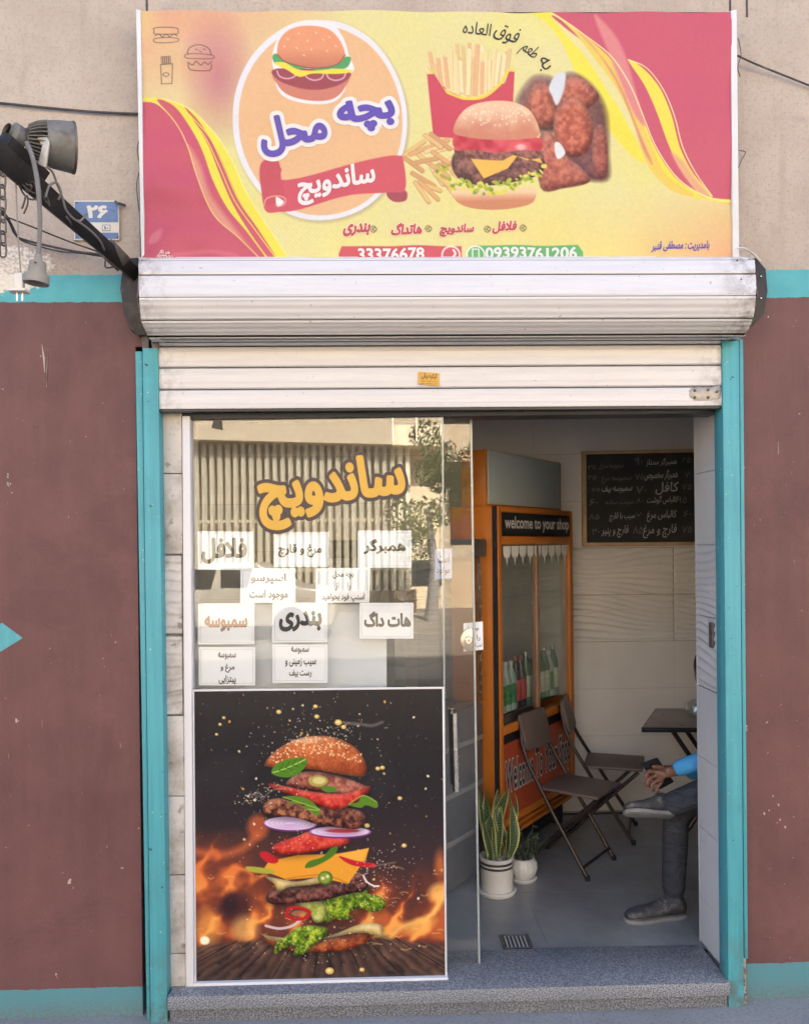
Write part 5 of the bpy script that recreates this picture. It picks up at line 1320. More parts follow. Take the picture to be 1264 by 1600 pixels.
# ------------------------------------------------------------------ display counter in front of the cooler
cn = thing('display_counter', 'dark steel and glass display counter standing behind the sliding door beside the cooler', 'counter', tuple(FP(-.4, .1, ZF)))
def cbox(m, u0_, u1_, v0, v1, z0, z1): return fbox(m, u0_, u1_, v0, v1, z0, z1)
CU0, CU1, CV = -.56, -.04, .055
m = MB(); cbox(m, CU0, CU1, CV, CV + .5, ZF + .03, .86); m.build('base', M['steel'], cn, bevel=.003)
for z in (.30, .50, .70):
    m = MB(); cbox(m, CU0, CU1 - .01, CV - .008, CV - .0005, z, z + .022); m.build('drawer_rail', mk('light steel strip', (.36, .35, .34), .35, .5), cn, bevel=.002)
m = MB(); cbox(m, CU0, CU1, CV + .0, CV + .006, .865, 1.50); m.build('glass_front', M['coolerglass'], cn)
m = MB(); cbox(m, CU0, CU1, CV + .42, CV + .44, .865, 1.52); m.build('back_panel', mk('grey counter back', (.20, .22, .23), .5), cn)
m = MB(); cbox(m, CU0 - .01, CU1 + .02, CV - .02, CV + .46, 1.52, 1.60); m.build('hood', M['steel'], cn, bevel=.01)
m = MB(); cbox(m, CU1 - .012, CU1, CV, CV + .012, .865, 1.52); m.build('corner_post', M['chrome'], cn)
for z in (1.08, 1.30):
    m = MB(); cbox(m, CU0 + .01, CU1 - .01, CV + .03, CV + .40, z, z + .006); m.build('shelf', M['coolerglass'], cn)
p = thing('paper_sign', 'small paper sign on the counter glass, peeping out right of the round lock', 'sign', tuple(at(748, 1015, DY + .02)), 'papers taped behind the window')
MB().pslab([(724, 974), (754, 971), (755, 1015), (724, 1018)], DY + .012, DY + .0126).build('sheet', M['paper'], p)
for txt, bb in (('بچه محل', (728, 978, 748, 987)), ('را   از', (730, 992, 750, 1002)), ('اسنپ فود بخواهید', (727, 1005, 753, 1013))): lettering(txt, bb, plane(DY + .0117), M['blackink'], p, .02, 2)
# pale board behind the lower papers
gb = thing('pale_board', 'pale grey board standing inside behind the taped papers', 'board', tuple(at(450, 1530, .1)))
MB().pslab([(296, 944), (604, 944), (606, 1530), (303, 1536)], .095, .12).build('panel', M['greypanel'], gb, bevel=.003)
mm = MB(); zb0 = at(450, 1530, .1).z; xa, xb = at(320, 1500, .1).x, at(590, 1500, .1).x
for x_ in (xa, xb): 
    MB().box(x_ - .015, x_ + .015, .085, .20, ZF, zb0 + .004).build('foot', M['dark'], gb)

# ------------------------------------------------------------------ chalkboard
cb = thing('menu_chalkboard', 'black chalk menu board in a pine frame on the tiled back wall', 'chalkboard', tuple(at(1000, 850, YB - .02)))
cy_ = YB - .022
MB().pslab([(916, 710), (1190, 704), (1190, 846), (917, 848)], cy_, YB - .002).build('slate', M['board'], cb)
for q in ([(909, 705), (1198, 699), (1198, 704), (909, 710)], [(910, 848), (1198, 845.5), (1198, 851), (911, 854)], [(909.5, 710), (915.8, 710), (916.8, 848), (910.5, 848)], [(1190.5, 704), (1197, 704), (1197, 846), (1190.5, 846)]):
    MB().pslab(q, cy_ - .008, YB - .001).build('frame', M['wood'], cb, bevel=.002)
def cc(x, y): return 900 + x / 6.653, 690 + y / 6.653
def chalk(txt, x0, y0, x1, y1, dim=False, rot=2):
    a, b = cc(x0, y0), cc(x1, y1); lettering(txt, (a[0], a[1], b[0], b[1]), plane(cy_ - .0006), M['chalkdim'] if dim else M['chalk'], cb, .008, rot, .12)
for a in (('همبرگر ممتاز', 725, 170, 1045, 255), ('همبرگر مخصوص', 710, 290, 1055, 400), ('کافل', 825, 420, 1060, 550), ('کالباس گوشت', 735, 560, 1055, 650), ('کالباس مرغ', 735, 715, 1040, 830), ('قارچ و مرغ', 695, 860, 1040, 1000), ('سمبوسه مرغ', 265, 345, 570, 430, True), ('سمبوسه سبزی', 235, 225, 490, 290, True),
          ('سمبوسه بیف', 265, 455, 580, 535), ('سیب ساده', 305, 600, 600, 660, True), ('سیب با قارچ', 345, 735, 610, 830), ('قارچ و پنیر', 265, 870, 540, 1000), ('۹۰', 610, 165, 690, 245, True), ('۷۵', 615, 335, 700, 395, True), ('۷۰', 620, 460, 730, 540, True), ('۸۰', 620, 590, 700, 640, True), ('۷۰', 620, 735, 700, 780, True), ('۸۵', 590, 880, 690, 960, True),
          ('۳۵', 120, 245, 205, 290, True), ('۳۵', 120, 350, 210, 395, True), ('۷۵', 160, 480, 245, 520, True), ('۶۰', 135, 595, 230, 665, True), ('۸۵', 130, 755, 240, 810, True), ('۳۰', 165, 905, 240, 970, True), ('۲۵', 1100, 165, 1190, 220, True), ('۷۰', 1125, 310, 1200, 370, True), ('۷۵', 1095, 440, 1200, 500, True), ('۹۵', 1050, 570, 1150, 640, True), ('۶۰', 1115, 720, 1195, 780, True), ('۷۵', 1100, 880, 1200, 945, True)):
    chalk(*a)

# ------------------------------------------------------------------ folding chairs, table
def make_chair():
    t = thing('folding_chair', '', 'chair', (0, 0, 0), 'brown folding chairs by the cooler')
    for s in (-1, 1):
        MB().tube([(.17, s * .17, .008), (-.02, s * .165, .30), (-.17, s * .155, .54), (-.215, s * .14, .64), (-.235, s * .12, .74)], .0105, 10).build('long_leg', M['chairtube'], t, smooth=True)
        MB().tube([(.20, s * .118, .40), (0, s * .118, .21), (-.20, s * .118, .008)], .0105, 10).build('short_leg', M['chairtube'], t, smooth=True)
        for p in ((.17, s * .17), (-.20, s * .118)): MB().lathe([(.013, 0), (.013, .022), (.0105, .024)], (p[0], p[1], 0), 10).build('foot_cap', M['black'], t)
    MB().tube([(.145, -.17, .06), (.145, .17, .06)], .008, 8).build('crossbar', M['chairtube'], t)
    MB().tube([(-.165, -.118, .05), (-.165, .118, .05)], .008, 8).build('crossbar', M['chairtube'], t)
    MB().box(-.11, .225, -.16, .16, .412, .430).build('seat', M['brownpad'], t, bevel=.008)
    bk = MB(); dx, dz = Vector((-.235, 0, .80)) - Vector((-.185, 0, .60)), None
    n_ = Vector((dx.z, 0, -dx.x)).normalized(); c = Vector((-.196, 0, .595)); U = dx.normalized()
    out = []
    w_, h_, r_ = .145, .20, .03
    for (sx, sy) in ((1, 1), (-1, 1), (-1, 0), (1, 0)):
        for k in range(5):
            base = {(1, 1): 0, (-1, 1): 90, (-1, 0): 180, (1, 0): 270}[(sx, sy)]; a = R(base + 22.5 * k)
            yy = sx * (w_ - r_) + r_ * math.cos(a); uu = (h_ - r_ if sy else r_) + r_ * math.sin(a)
            out.append(c + Vector((0, yy, 0)) + U * uu + n_ * (.0))
    bk.prism(out, n_ * .024); bk.build('backrest', M['brownpad'], t, bevel=.006)
    return t
ch1 = make_chair(); f1 = fz(918, 1376); f2 = fz(957, 1340)
lat = Vector((.545, .839, 0)); th = math.atan2(-lat.x, lat.y)   # local +y -> lat
def place(o, near, th):
    c_, s_ = math.cos(th), math.sin(th); lx, ly = .17 * .87, -.17 * .87
    o.location = (near.x - (lx * c_ - ly * s_), near.y - (lx * s_ + ly * c_), ZF); o.rotation_euler = (0, 0, th); o.scale = (.87,) * 3
th1 = R(-38)
place(ch1, f1, th1); ch1['label'] = 'near brown folding chair in front of the orange cooler'
ch2 = clone(ch1, (0, 0, 0), 0, 'far brown folding chair between the cooler and the wooden table')
n2 = fz(979, 1309); n2.y -= .10; n2.x += .004; place(ch2, n2, R(-19))

tb = thing('folding_table', 'brown laminate folding table against the tiled wall, half hidden by the door reveal', 'table', (1.22 + .3, 1.3, ZF))
Aq = Vector((at(1001, 1137, 1.02).x, 1.02, 0)); d1 = Vector((.43, .90, 0)) * .50; d2 = Vector((.985, -.10, 0)) * .62
zt_ = at(1001, 1137, 1.02).z
m = MB(); P = [Aq, Aq + d2, Aq + d2 + d1, Aq + d1]
m.hexa([p + Vector((0, 0, zt_ - .02)) for p in P] + [p + Vector((0, 0, zt_)) for p in P]); m.build('table_top', M['tabletop'], tb, bevel=.006)
m = MB(); ez = [p + Vector((0, 0, 0)) for p in P]
m.tube([P[0] + Vector((.004, .004, zt_ - .011)), P[1] + Vector((0, .004, zt_ - .011))], .0115, 8); m.build('edge_band', M['black'], tb, smooth=True)
for (sx, sy, ex_) in ((.12, .12, .52), (.52, .12, .12), (.12, .40, .52), (.52, .40, .12)):
    a = Aq + d2.normalized() * sx + d1.normalized() * sy; b = Aq + d2.normalized() * ex_ + d1.normalized() * sy
    MB().tube([a + Vector((0, 0, zt_ - .022)), b + Vector((0, 0, ZF))], .0115, 10).build('leg', M['chairtube'], tb, smooth=True)
# napkin pack
c = Aq + d2.normalized() * .37 + d1.normalized() * .33; c.z = zt_
q0 = at(1082, 1100, 1.3); c.x = q0.x + .045; c.y = 1.3
np_ = thing('napkin_pack', 'crumpled clear pack of white napkins on the folding table', 'napkins', tuple(c))
m = MB(); 
for k in range(9): m.box(c.x - .062, c.x + .062, c.y - .045, c.y + .045, c.z + .002 + k * .006, c.z + .0072 + k * .006)
m.build('napkins', M['whiteplastic'], np_)
m = MB(); r1 = random.Random(4); vs = []; nn_ = 14
for j in range(5):
    for i in range(nn_):
        a = 2 * math.pi * i / nn_; k_ = (1, 1.08, 1.06, .95, .6)[j] * (1 + r1.uniform(-.06, .06)); vs.append((c.x + .072 * k_ * math.copysign(abs(math.cos(a)) ** .6, math.cos(a)), c.y + .055 * k_ * math.copysign(abs(math.sin(a)) ** .6, math.sin(a)), c.z + (.001, .02, .045, .062, .072)[j] + r1.uniform(-.003, .003) * (j > 0)))
m.add(vs, [(j * nn_ + i, j * nn_ + (i + 1) % nn_, (j + 1) * nn_ + (i + 1) % nn_, (j + 1) * nn_ + i) for j in range(4) for i in range(nn_)]); m.build('wrapper', glass('clear film', .25, (.88, .9, .9)), np_)

# ------------------------------------------------------------------ pot plants
sn = fz(776, 1393)
pl = thing('snake_plant', 'snake plant with yellow edged leaves in a white silver banded pot beside the glass door', 'plant', (sn.x, sn.y, ZF))
k_ = .142 / 2
MB().lathe([(0, 0), (k_ * 1.12, 0), (k_ * 1.2, .012), (k_ * 1.13, .018), (0, .010)], (sn.x, sn.y, ZF), 32).build('saucer', M['pot'], pl, smooth=True)
pt = MB().lathe([(0, .012), (k_ * .96, .012), (k_ * .98, .02), (k_, .145), (k_ * 1.04, .150), (k_ * 1.04, .156), (k_ * .93, .156), (k_ * .92, .135), (0, .135)], (sn.x, sn.y, ZF), 40).build('pot', M['pot'], pl, smooth=True)
for z in (.112, .130): MB().lathe([(k_ * 1.012, z), (k_ * 1.018, z + .009), (k_ * .99, z + .0095)], (sn.x, sn.y, ZF), 40).build('silver_band', mk('dark silver band', (.10, .10, .10), .3, .7), pt, smooth=True)
m = MB(); r1 = random.Random(9)
for k in range(70):
    a, r_ = r1.uniform(0, 6.28), k_ * .9 * math.sqrt(r1.random()); s = r1.uniform(.004, .008)
    m.lathe([(0, -s), (s, 0), (0, s)], (sn.x + r_ * math.cos(a), sn.y + r_ * math.sin(a), ZF + .139), 6)
m.build('pebbles', mk('white pebbles', (.5, .48, .45), .8, 0, .4, 90), pt)['kind'] = 'stuff'
def leafmat():
    g = N('snake plant leaf'); a = g.n('ShaderNodeVertexColor', layer_name='edge'); sep = g.n('ShaderNodeSeparateColor', {0: a.outputs[0]})
    wv = g.n('ShaderNodeTexWave', {'Scale': 34, 'Distortion': 7, 'Detail': 2, 'Vector': g.tc.outputs['Object']}, bands_direction='Z')
    c = g.mix(g.ramp(wv.outputs[0], .3, .7), (.022, .045, .022), (.085, .13, .065))
    c = g.mix(g.ramp(sep.outputs[0], .74, .80), c, (.42, .42, .13)); return g.fin(c, .4)
lm = leafmat()
def sleaf(base, tip, wd, face, curl=.25):
    nx, ny = 8, 14; base = Vector(base); tip = Vector(tip); ax = tip - base; side = ax.cross(Vector(face)).normalized(); nrm = side.cross(ax).normalized()
    vs = []; cols = []
    for j in range(ny + 1):
        t = j / ny; w_ = wd * (.55 + .9 * math.sin(min(1, t * 1.25) * 1.57)) * (1 - max(0, (t - .45) / .55) ** 1.8) * .72 + .0004
        bend = .10 * ax.length * math.sin(t * 3.6 + tip.x * 90)
        for i in range(nx + 1):
            s = 2 * i / nx - 1; vs.append(base + ax * t + side * (w_ * s + bend * .5) + nrm * (-w_ * curl * (1 - s * s) + bend)); cols.append(abs(s))
    me = bpy.data.meshes.new('leaf'); off = ORG[pl]
    me.from_pydata([v - off for v in vs], [], [(j * (nx + 1) + i, j * (nx + 1) + i + 1, (j + 1) * (nx + 1) + i + 1, (j + 1) * (nx + 1) + i) for j in range(ny) for i in range(nx)]); me.update()
    at_ = me.color_attributes.new('edge', 'FLOAT_COLOR', 'POINT')
    for i, cval in enumerate(cols): at_.data[i].color = (cval, cval, cval, 1)
    me.polygons.foreach_set('use_smooth', [True] * len(me.polygons))
    return addmesh('leaf', me, lm, pl)
yb_ = sn.y
for (bx_, by_, tx, ty, wd, dy, fx) in ((772, 1338, 766, 1272, .022, -.035, -.1), (788, 1338, 806, 1258, .020, -.02, .5), (780, 1338, 790, 1228, .022, .02, .2), (772, 1338, 780, 1235, .020, .03, -.4), (765, 1338, 758, 1240, .017, .0, -.6), (762, 1338, 749, 1232, .010, .02, -.8), (792, 1338, 797, 1238, .012, .03, .9), (785, 1338, 799, 1262, .012, .0, .8), (770, 1338, 760, 1250, .011, .035, .2), (782, 1338, 812, 1282, .013, -.03, .6), (768, 1338, 754, 1285, .012, -.03, -.5), (786, 1338, 784, 1245, .014, .01, .3), (790, 1338, 803, 1240, .010, .035, .7)):
    b = at(bx_, by_, yb_ + dy * .6); b.z = ZF + .135; t_ = at(tx, ty, yb_ + dy); sleaf(b, t_, wd * 1.4, (fx, -1, .1))
bp = fz(817, 1374)
pb = thing('bushy_plant', 'small dark bushy plant in a round fluted white bowl behind the snake plant', 'plant', (bp.x, bp.y, ZF))
vs = []; nn_ = 48; m = MB(); pr = [(.0, .012), (.042, .012), (.056, .030), (.064, .055), (.060, .080), (.050, .095), (.053, .102), (.047, .102), (.044, .09), (0, .088)]
for (r_, h) in pr:
    for i in range(nn_):
        a = 2 * math.pi * i / nn_; rr_2 = r_ * (1 + (.035 * math.cos(a * 14 + h * 30) if .02 < h < .09 and r_ > .05 else 0)); vs.append((bp.x + rr_2 * math.cos(a), bp.y + rr_2 * math.sin(a), ZF + h))
m.add(vs, [(j * nn_ + i, j * nn_ + (i + 1) % nn_, (j + 1) * nn_ + (i + 1) % nn_, (j + 1) * nn_ + i) for j in range(len(pr) - 1) for i in range(nn_)]); m.build('pot', M['pot'], pb, smooth=True)
MB().lathe([(0, 0), (.055, 0), (.063, .012), (.058, .016), (0, .012)], (bp.x, bp.y, ZF), 32).build('saucer', M['pot'], pb, smooth=True)
m = MB(); ms = MB(); r1 = random.Random(12)
for k in range(34):
    a = r1.uniform(0, 6.28); b0 = Vector((bp.x + .02 * math.cos(a), bp.y + .02 * math.sin(a), ZF + .09)); L = r1.uniform(.05, .15)
    d = Vector((math.cos(a) * r1.uniform(.2, .9), math.sin(a) * r1.uniform(.2, .9), r1.uniform(.7, 1.2))).normalized(); e = b0 + d * L; ms.tube([b0, e], .0014, 4)
    for q in range(12):
        p = b0.lerp(e, r1.uniform(.35, 1)); u = Vector((r1.gauss(0, 1), r1.gauss(0, 1), r1.gauss(0, .6))).normalized(); s_ = u.orthogonal().normalized(); l_ = r1.uniform(.012, .024)
        m.add([p, p + u * l_ * .5 + s_ * l_ * .22, p + u * l_, p + u * l_ * .5 - s_ * l_ * .22], [(0, 1, 2, 3)])
ms.build('stems', M['cable'], pb); o = m.build('leaves', mk('dark green small leaves', (.045, .07, .03), .5, 0, .4, 40), pb); o['kind'] = 'stuff'

# ------------------------------------------------------------------ seated person
def skin_mesh(name, pts, edges, rad, mat, parent, sub=2, root=0):
    off = ORG.get(parent, Vector((0, 0, 0)))
    me = bpy.data.meshes.new(name); me.from_pydata([Vector(p) - off for p in pts], edges, []); me.update()
    o = bpy.data.objects.new(name, me); COL.objects.link(o)
    sm = o.modifiers.new('skin', 'SKIN'); sm.use_smooth_shade = True
    for i, r_ in enumerate(rad):
        v = me.skin_vertices[0].data[i]; v.radius = (r_, r_) if not isinstance(r_, tuple) else r_; v.use_root = (i == root)
    ss = o.modifiers.new('sub', 'SUBSURF'); ss.levels = sub; ss.render_levels = sub
    nm = _flat(o); bpy.data.objects.remove(o)
    nm.name = name; nm.materials.clear()
    nm.polygons.foreach_set('use_smooth', [True] * len(nm.polygons))
    return addmesh(name, nm, mat, parent)
foot = fz(1040, 1437); Yp = foot.y
hipx = at(1215, 1200, Yp).x
def pp(px, py, dy=0): return at(px, py, Yp + dy)
pe = thing('person', 'seated person in dark trousers and bright blue sleeve, legs crossed, holding a phone', 'person', (hipx, Yp, ZF))
hip = Vector((hipx, Yp + .04, .60)); kA = pp(1056, 1262, .06); aA = pp(1051, 1408, .03); 
kB = pp(1142, 1222, -.10); aB = pp(1034, 1262, -.045)
chest = Vector((hipx + .03, Yp + .04, 1.02)); neck = Vector((hipx - .02, Yp + .04, 1.20)); head = at(1121, 1056, Yp + .04)
hL, hR = hip + Vector((0, -.09, 0)), hip + Vector((0, .09, 0))
# trousers and torso as one continuous body under the clothes
pts = [hip, hL, kB, (kB + aB) / 2, aB, hR, kA, (kA + aA) / 2, aA, hip + Vector((.02, 0, .2)), chest, neck]
skin_mesh('trousers', pts[:10], [(0, 1), (1, 2), (2, 3), (3, 4), (0, 5), (5, 6), (6, 7), (7, 8), (0, 9)], [(.14, .11), .085, .068, .056, .048, .085, .060, .052, .047, (.14, .10)], M['jeans'], pe)
sh_ = Vector((0, .17, 0)); sA, sB = chest + Vector((0, -.19, .10)), chest + Vector((0, .19, .10))
wr = pp(1049, 1204, -.03); el = Vector((hipx - .06, Yp - .20, .86)); 
wr2 = pp(1075, 1215, .08); el2 = Vector((hipx - .02, Yp + .28, .84))
skin_mesh('shirt', [hip + Vector((.02, 0, .12)), chest, neck + Vector((0, 0, -.04)), sA, el, wr, sB, el2, wr2], [(0, 1), (1, 2), (1, 3), (3, 4), (4, 5), (1, 6), (6, 7), (7, 8)], [(.14, .11), (.15, .12), .07, .07, 0.05, .034, .07, .05, .034], M['shirt'], pe, root=1)
skin_mesh('head', [neck + Vector((0, 0, -.05)), neck + Vector((-.01, 0, .05)), head + Vector((.01, 0, -.02)), head + Vector((.0, 0, .06)), head + Vector((-.07, 0, -.06))], [(0, 1), (1, 2), (2, 3), (2, 4)], [.052, .055, .082, .085, .040], M['skin'], pe)
hh = MB(); hc = head + Vector((.012, 0, .04))
for j in range(9):
    for i in range(20): hh.v.append(tuple(hc + Vector((.105 * math.sin(j / 8 * 1.9) * math.cos(i * .314) , .09 * math.sin(j / 8 * 1.9) * math.sin(i * .314), .105 * math.cos(j / 8 * 1.9)))))
hh.f = [(j * 20 + i, j * 20 + (i + 1) % 20, (j + 1) * 20 + (i + 1) % 20, (j + 1) * 20 + i) for j in range(8) for i in range(20)]
hh.build('hair', M['hair'], pe, smooth=True)
# hand: palm plus five fingers in one skinned surface
hY = Yp - .03
def hp_(px, py, dy=0): return at(px, py, hY + dy)
HP = [hp_(1066, 1202), hp_(1044, 1206), hp_(1030, 1210),
      hp_(1021, 1205), hp_(1013, 1205, -.01), hp_(1008, 1212, -.018), hp_(1011, 1219, -.014),
      hp_(1023, 1212), hp_(1014, 1216, -.012), hp_(1010, 1224, -.018), hp_(1013, 1231, -.012),
      hp_(1027, 1219), hp_(1019, 1224, -.012), hp_(1017, 1231, -.016), hp_(1021, 1236, -.010),
      hp_(1033, 1222), hp_(1026, 1230, -.010), hp_(1025, 1236, -.012), hp_(1029, 1238, -.006),
      hp_(1036, 1201, -.004), hp_(1027, 1198, -.016), hp_(1018, 1198, -.02)]
E_ = [(0, 1), (1, 2), (2, 3), (3, 4), (4, 5), (5, 6), (2, 7), (7, 8), (8, 9), (9, 10), (2, 11), (11, 12), (12, 13), (13, 14), (2, 15), (15, 16), (16, 17), (17, 18), (1, 19), (19, 20), (20, 21)]
Rr = [.024, (.030, .020), (.028, .018), .0105, .0098, .0088, .0075, .0105, .0098, .0088, .0075, .0100, .0092, .0082, .0070, .0092, .0084, .0075, .0065, .0115, .0098, .0080]
skin_mesh('hand', HP, E_, Rr, M['skin'], pe, root=1)
ph = thing('mobile_phone', 'black mobile phone held in the seated person\'s hand', 'phone', tuple(hp_(1020, 1200, .01)))
fpts = [hp_(x, y, .006) for x, y in ((1001, 1193), (1027, 1184), (1053, 1222), (1031, 1234))]
MB().prism(fpts, (0, .009, 0)).build('case', mk('matt black phone glass', (.012, .012, .014), .4, 0, .1, 10, 0, spec=.08), ph, bevel=.003)
# shoes
def shoe(heel, toe, upv, parent, w_=.038):
    heel, toe = Vector(heel), Vector(toe); ax = toe - heel; L = ax.length; a = ax / L; U = Vector(upv).normalized(); U = (U - a * U.dot(a)).normalized(); S = a.cross(U)
    secs = [(-.02, .5, .055), (.04, .85, .075), (.16, .95, .082), (.30, .86, .075), (.45, .88, .058), (.62, 1.0, .046), (.78, 1.0, .040), (.92, .8, .034), (1.0, .45, .024)]
    vs = []; n_ = 16
    for t, ww, hh_ in secs:
        for i in range(n_):
            q = 2 * math.pi * i / n_; cx, cz = math.cos(q), math.sin(q)
            vs.append(heel + a * (t * L) + S * (cx * w_ * ww) + U * (.012 + hh_ * (.5 + .5 * cz) if cz > 0 else .012 + hh_ * .5 * (1 + max(cz, -1) * 1.0)))
    m = MB(); m.add(vs, [(j * n_ + i, j * n_ + (i + 1) % n_, (j + 1) * n_ + (i + 1) % n_, (j + 1) * n_ + i) for j in range(len(secs) - 1) for i in range(n_)] + [tuple(range(n_)), tuple(range((len(secs) - 1) * n_, len(secs) * n_))])
    s_ = m.build('shoe', M['shoe'], parent, smooth=True)
    outl = []
    for t, ww in ((-.03, .3), (0, .7), (.15, .95), (.3, .85), (.45, .86), (.62, 1.03), (.8, 1.03), (.94, .8), (1.03, .35)): outl.append((t, ww))
    ring = [heel + a * (t * L) + S * (w_ * 1.06 * ww) for t, ww in outl] + [heel + a * (t * L) - S * (w_ * 1.06 * ww) for t, ww in reversed(outl)]
    m = MB(); m.prism(ring, U * .014); m.build('sole', M['sole'], s_, bevel=.002)
    lc = MB()
    for k in range(3):
        t = .36 + k * .08; p = heel + a * (t * L) + U * (.074 - k * .008); lc.tube([p - S * .020, p + U * .004, p + S * .020], .0024, 5)
    lc.build('lace', M['sole'], s_)
    return s_
fh = fz(1070, 1434); ft = fz(977, 1439); fh.y = Yp + .03; ft.y = Yp - .01
shoe((fh.x, fh.y, ZF), (ft.x, ft.y, ZF), (0, 0, 1), pe)
shoe(at(1050, 1277, Yp - .055), at(977, 1272, Yp - .075), (.35, .55, .75), pe)
st2 = thing('stool', 'low dark stool under the seated person behind the door reveal', 'stool', (hipx, Yp + .04, ZF))
MB().lathe([(0, .40), (.16, .40), (.165, .42), (.16, .44), (0, .44)], (hipx + .02, Yp + .04, ZF - .03), 28).build('seat', M['brownpad'], st2, smooth=True)
for a in range(4): MB().tube([(hipx + .02 + .11 * math.cos(a * 1.57 + .78), Yp + .04 + .11 * math.sin(a * 1.57 + .78), ZF + .38), (hipx + .02 + .15 * math.cos(a * 1.57 + .78), Yp + .04 + .15 * math.sin(a * 1.57 + .78), ZF)], .011).build('leg', M['chairtube'], st2)

# ------------------------------------------------------------------ street side bits at upper left: arm, lamp, cables, number plate
arm = thing('steel_bracket_arm', 'long black steel bracket arm slanting down to the shutter housing', 'bracket', tuple(at(205, 420, -.05)))
def bar(pa, Ya, pb, Yb, wa, wb, th_, name, mat, parent):
    a, b = at(*pa, Ya), at(*pb, Yb); ax = (b - a).normalized(); n_ = Vector((0, -1, 0)); n_ = (n_ - ax * n_.dot(ax)).normalized(); s_ = ax.cross(n_)
    def ring(p, w_): return [p + s_ * w_ + n_ * th_, p - s_ * w_ + n_ * th_, p - s_ * w_ - n_ * th_, p + s_ * w_ - n_ * th_]
    m = MB(); m.hexa(ring(a, wa) + ring(b, wb)); return m.build(name, mat, parent, bevel=.002)
bar((-60, 190), -.62, (212, 428), -.05, .034, .021, .018, 'arm', M['black_steel'], arm)
# boot of older steel around the joint near the photo edge
bar((0, 228), -.52, (62, 282), -.38, .041, .035, .022, 'sleeve', M['black_steel'], arm)
bar((168, 388), -.155, (190, 410), -.10, .031, .030, .024, 'clamp', M['rust'], arm)
MB().prism([at(x, y, -.05) for x, y in ((192, 418), (205, 404), (214, 404), (214, 440), (222, 520), (205, 517), (194, 490), (188, 450))], (0, .04, 0)).build('end_bracket', M['black_steel'], arm, bevel=.002)
# floodlight: finned casting + cylindrical shade, axis to the right and slightly toward the camera
LY = -.42
lamp = thing('floodlight', 'dusty grey floodlight with cylindrical shade and ribbed cooling fins on the bracket arm', 'lamp', tuple(at(45, 228, LY)))
ax = (at(110, 226, LY - .02) - at(50, 222, LY + .01)); ax = Vector((ax.x, .062, .006)).normalized()
c0 = at(72, 224, LY)
R0 = (at(100, 186, LY) - at(100, 262, LY)).length / 2
MB().lathe([(R0 * .86, 0), (R0 * .93, .02), (R0, .068), (R0 * 1.01, .072), (R0 * .95, .070), (R0 * .84, .004)], c0, 40, ax).build('shade', M['lampgrey'], lamp, smooth=True)
MB().lathe([(R0 * .99, .069), (R0 * 1.03, .071), (R0 * 1.03, .077), (R0 * .97, .077)], c0, 40, ax).build('rim', M['rust'], lamp)
MB().lathe([(0, .056), (R0 * .95, .056), (R0 * .95, .059), (0, .059)], c0, 32, ax).build('lens', M['coolerglass'], lamp)
MB().lathe([(0, -.052), (R0 * .45, -.052), (R0 * .52, -.04), (R0 * .6, 0), (R0 * .84, .004), (R0 * .8, .03), (0, .03)], c0, 28, ax).build('core', M['dark'], lamp, smooth=True)
A1 = ax.orthogonal().normalized(); A2 = ax.cross(A1); nf = 30; finp = None
for k in range(nf):
    q = 2 * math.pi * k / nf; d = A1 * math.cos(q) + A2 * math.sin(q); t_ = ax.cross(d) * .0013
    pr2 = [(R0 * .35, -.050), (R0 * .62, -.044), (R0 * .80, -.022), (R0 * .90, .004), (R0 * .5, .004)]
    m = MB(); m.prism([c0 + d * r_ + ax * h - t_ for r_, h in pr2], t_ * 2); m.build('fin', M['lampgrey'], lamp)
# mounting knuckle and yoke
kn = c0 - ax * .062
MB().lathe([(0, -.02), (.030, -.02), (.034, -.012), (.034, .012), (.020, .02), (.02, .03)], kn + Vector((-.012, -.01, .004)), 20, (-.5, -.8, .2)).build('knuckle', M['lampgrey'], lamp, smooth=True)
m = MB(); a_ = kn; yo = [at(58, 214, LY - .05), at(74, 214, LY - .055), at(78, 222, LY - .055), at(72, 262, LY - .055), at(60, 256, LY - .05), at(66, 228, LY - .05)]
m.prism(yo, (0, .008, 0)); m.build('yoke', mk('pale steel yoke', (.42, .41, .38), .5, .4, .2, 30), lamp, bevel=.001)
# cables
def wire(name, pts, r_, mat, parent=None, label=None, cat=None, n_=8, group=None):
    P_ = [at(x, y, Y) for x, y, Y in pts]; Q = Canvas.spline([tuple(p) for p in P_], False, 6)
    o = MB().tube([tuple(p) for p in Q], r_, n_).build(name, mat, parent, smooth=True)
    if label: tag(o, label, cat, group)
    return o
MBt = wire('wall_cable', [(-80, 154, -.012), (0, 161, -.012), (70, 168, -.012), (150, 175, -.012), (216, 178, -.012), (226, 178, -.03)], .0042, M['cable'], None, 'thin dark cable running flat along the stone wall to the banner', 'cable')
wire('wall_cable', [(1150, 86, -.05), (1180, 100, -.03), (1225, 118, -.02), (1270, 136, -.015), (1330, 160, -.012)], .0032, M['cable'], None, 'dark cable sloping down from the right edge of the banner', 'cable')
wire('loose_wire', [(1153, 60, -.06), (1157, 85, -.05), (1152, 105, -.05), (1156, 120, -.05)], .0014, M['cable'], None, 'short thin wire hanging beside the upper right edge of the banner', 'wire')
wire('loose_wire', [(1154, 235, -.06), (1164, 238, -.05), (1158, 250, -.05), (1153, 262, -.05)], .0014, M['cable'], None, 'thin loop of wire halfway down the right edge of the banner', 'wire')
wire('loose_wire', [(219, 215, -.02), (215, 235, -.02), (219, 262, -.02), (214, 290, -.02), (218, 330, -.02)], .0014, M['cable'], None, 'thin wire trailing down the left edge of the banner', 'wire')
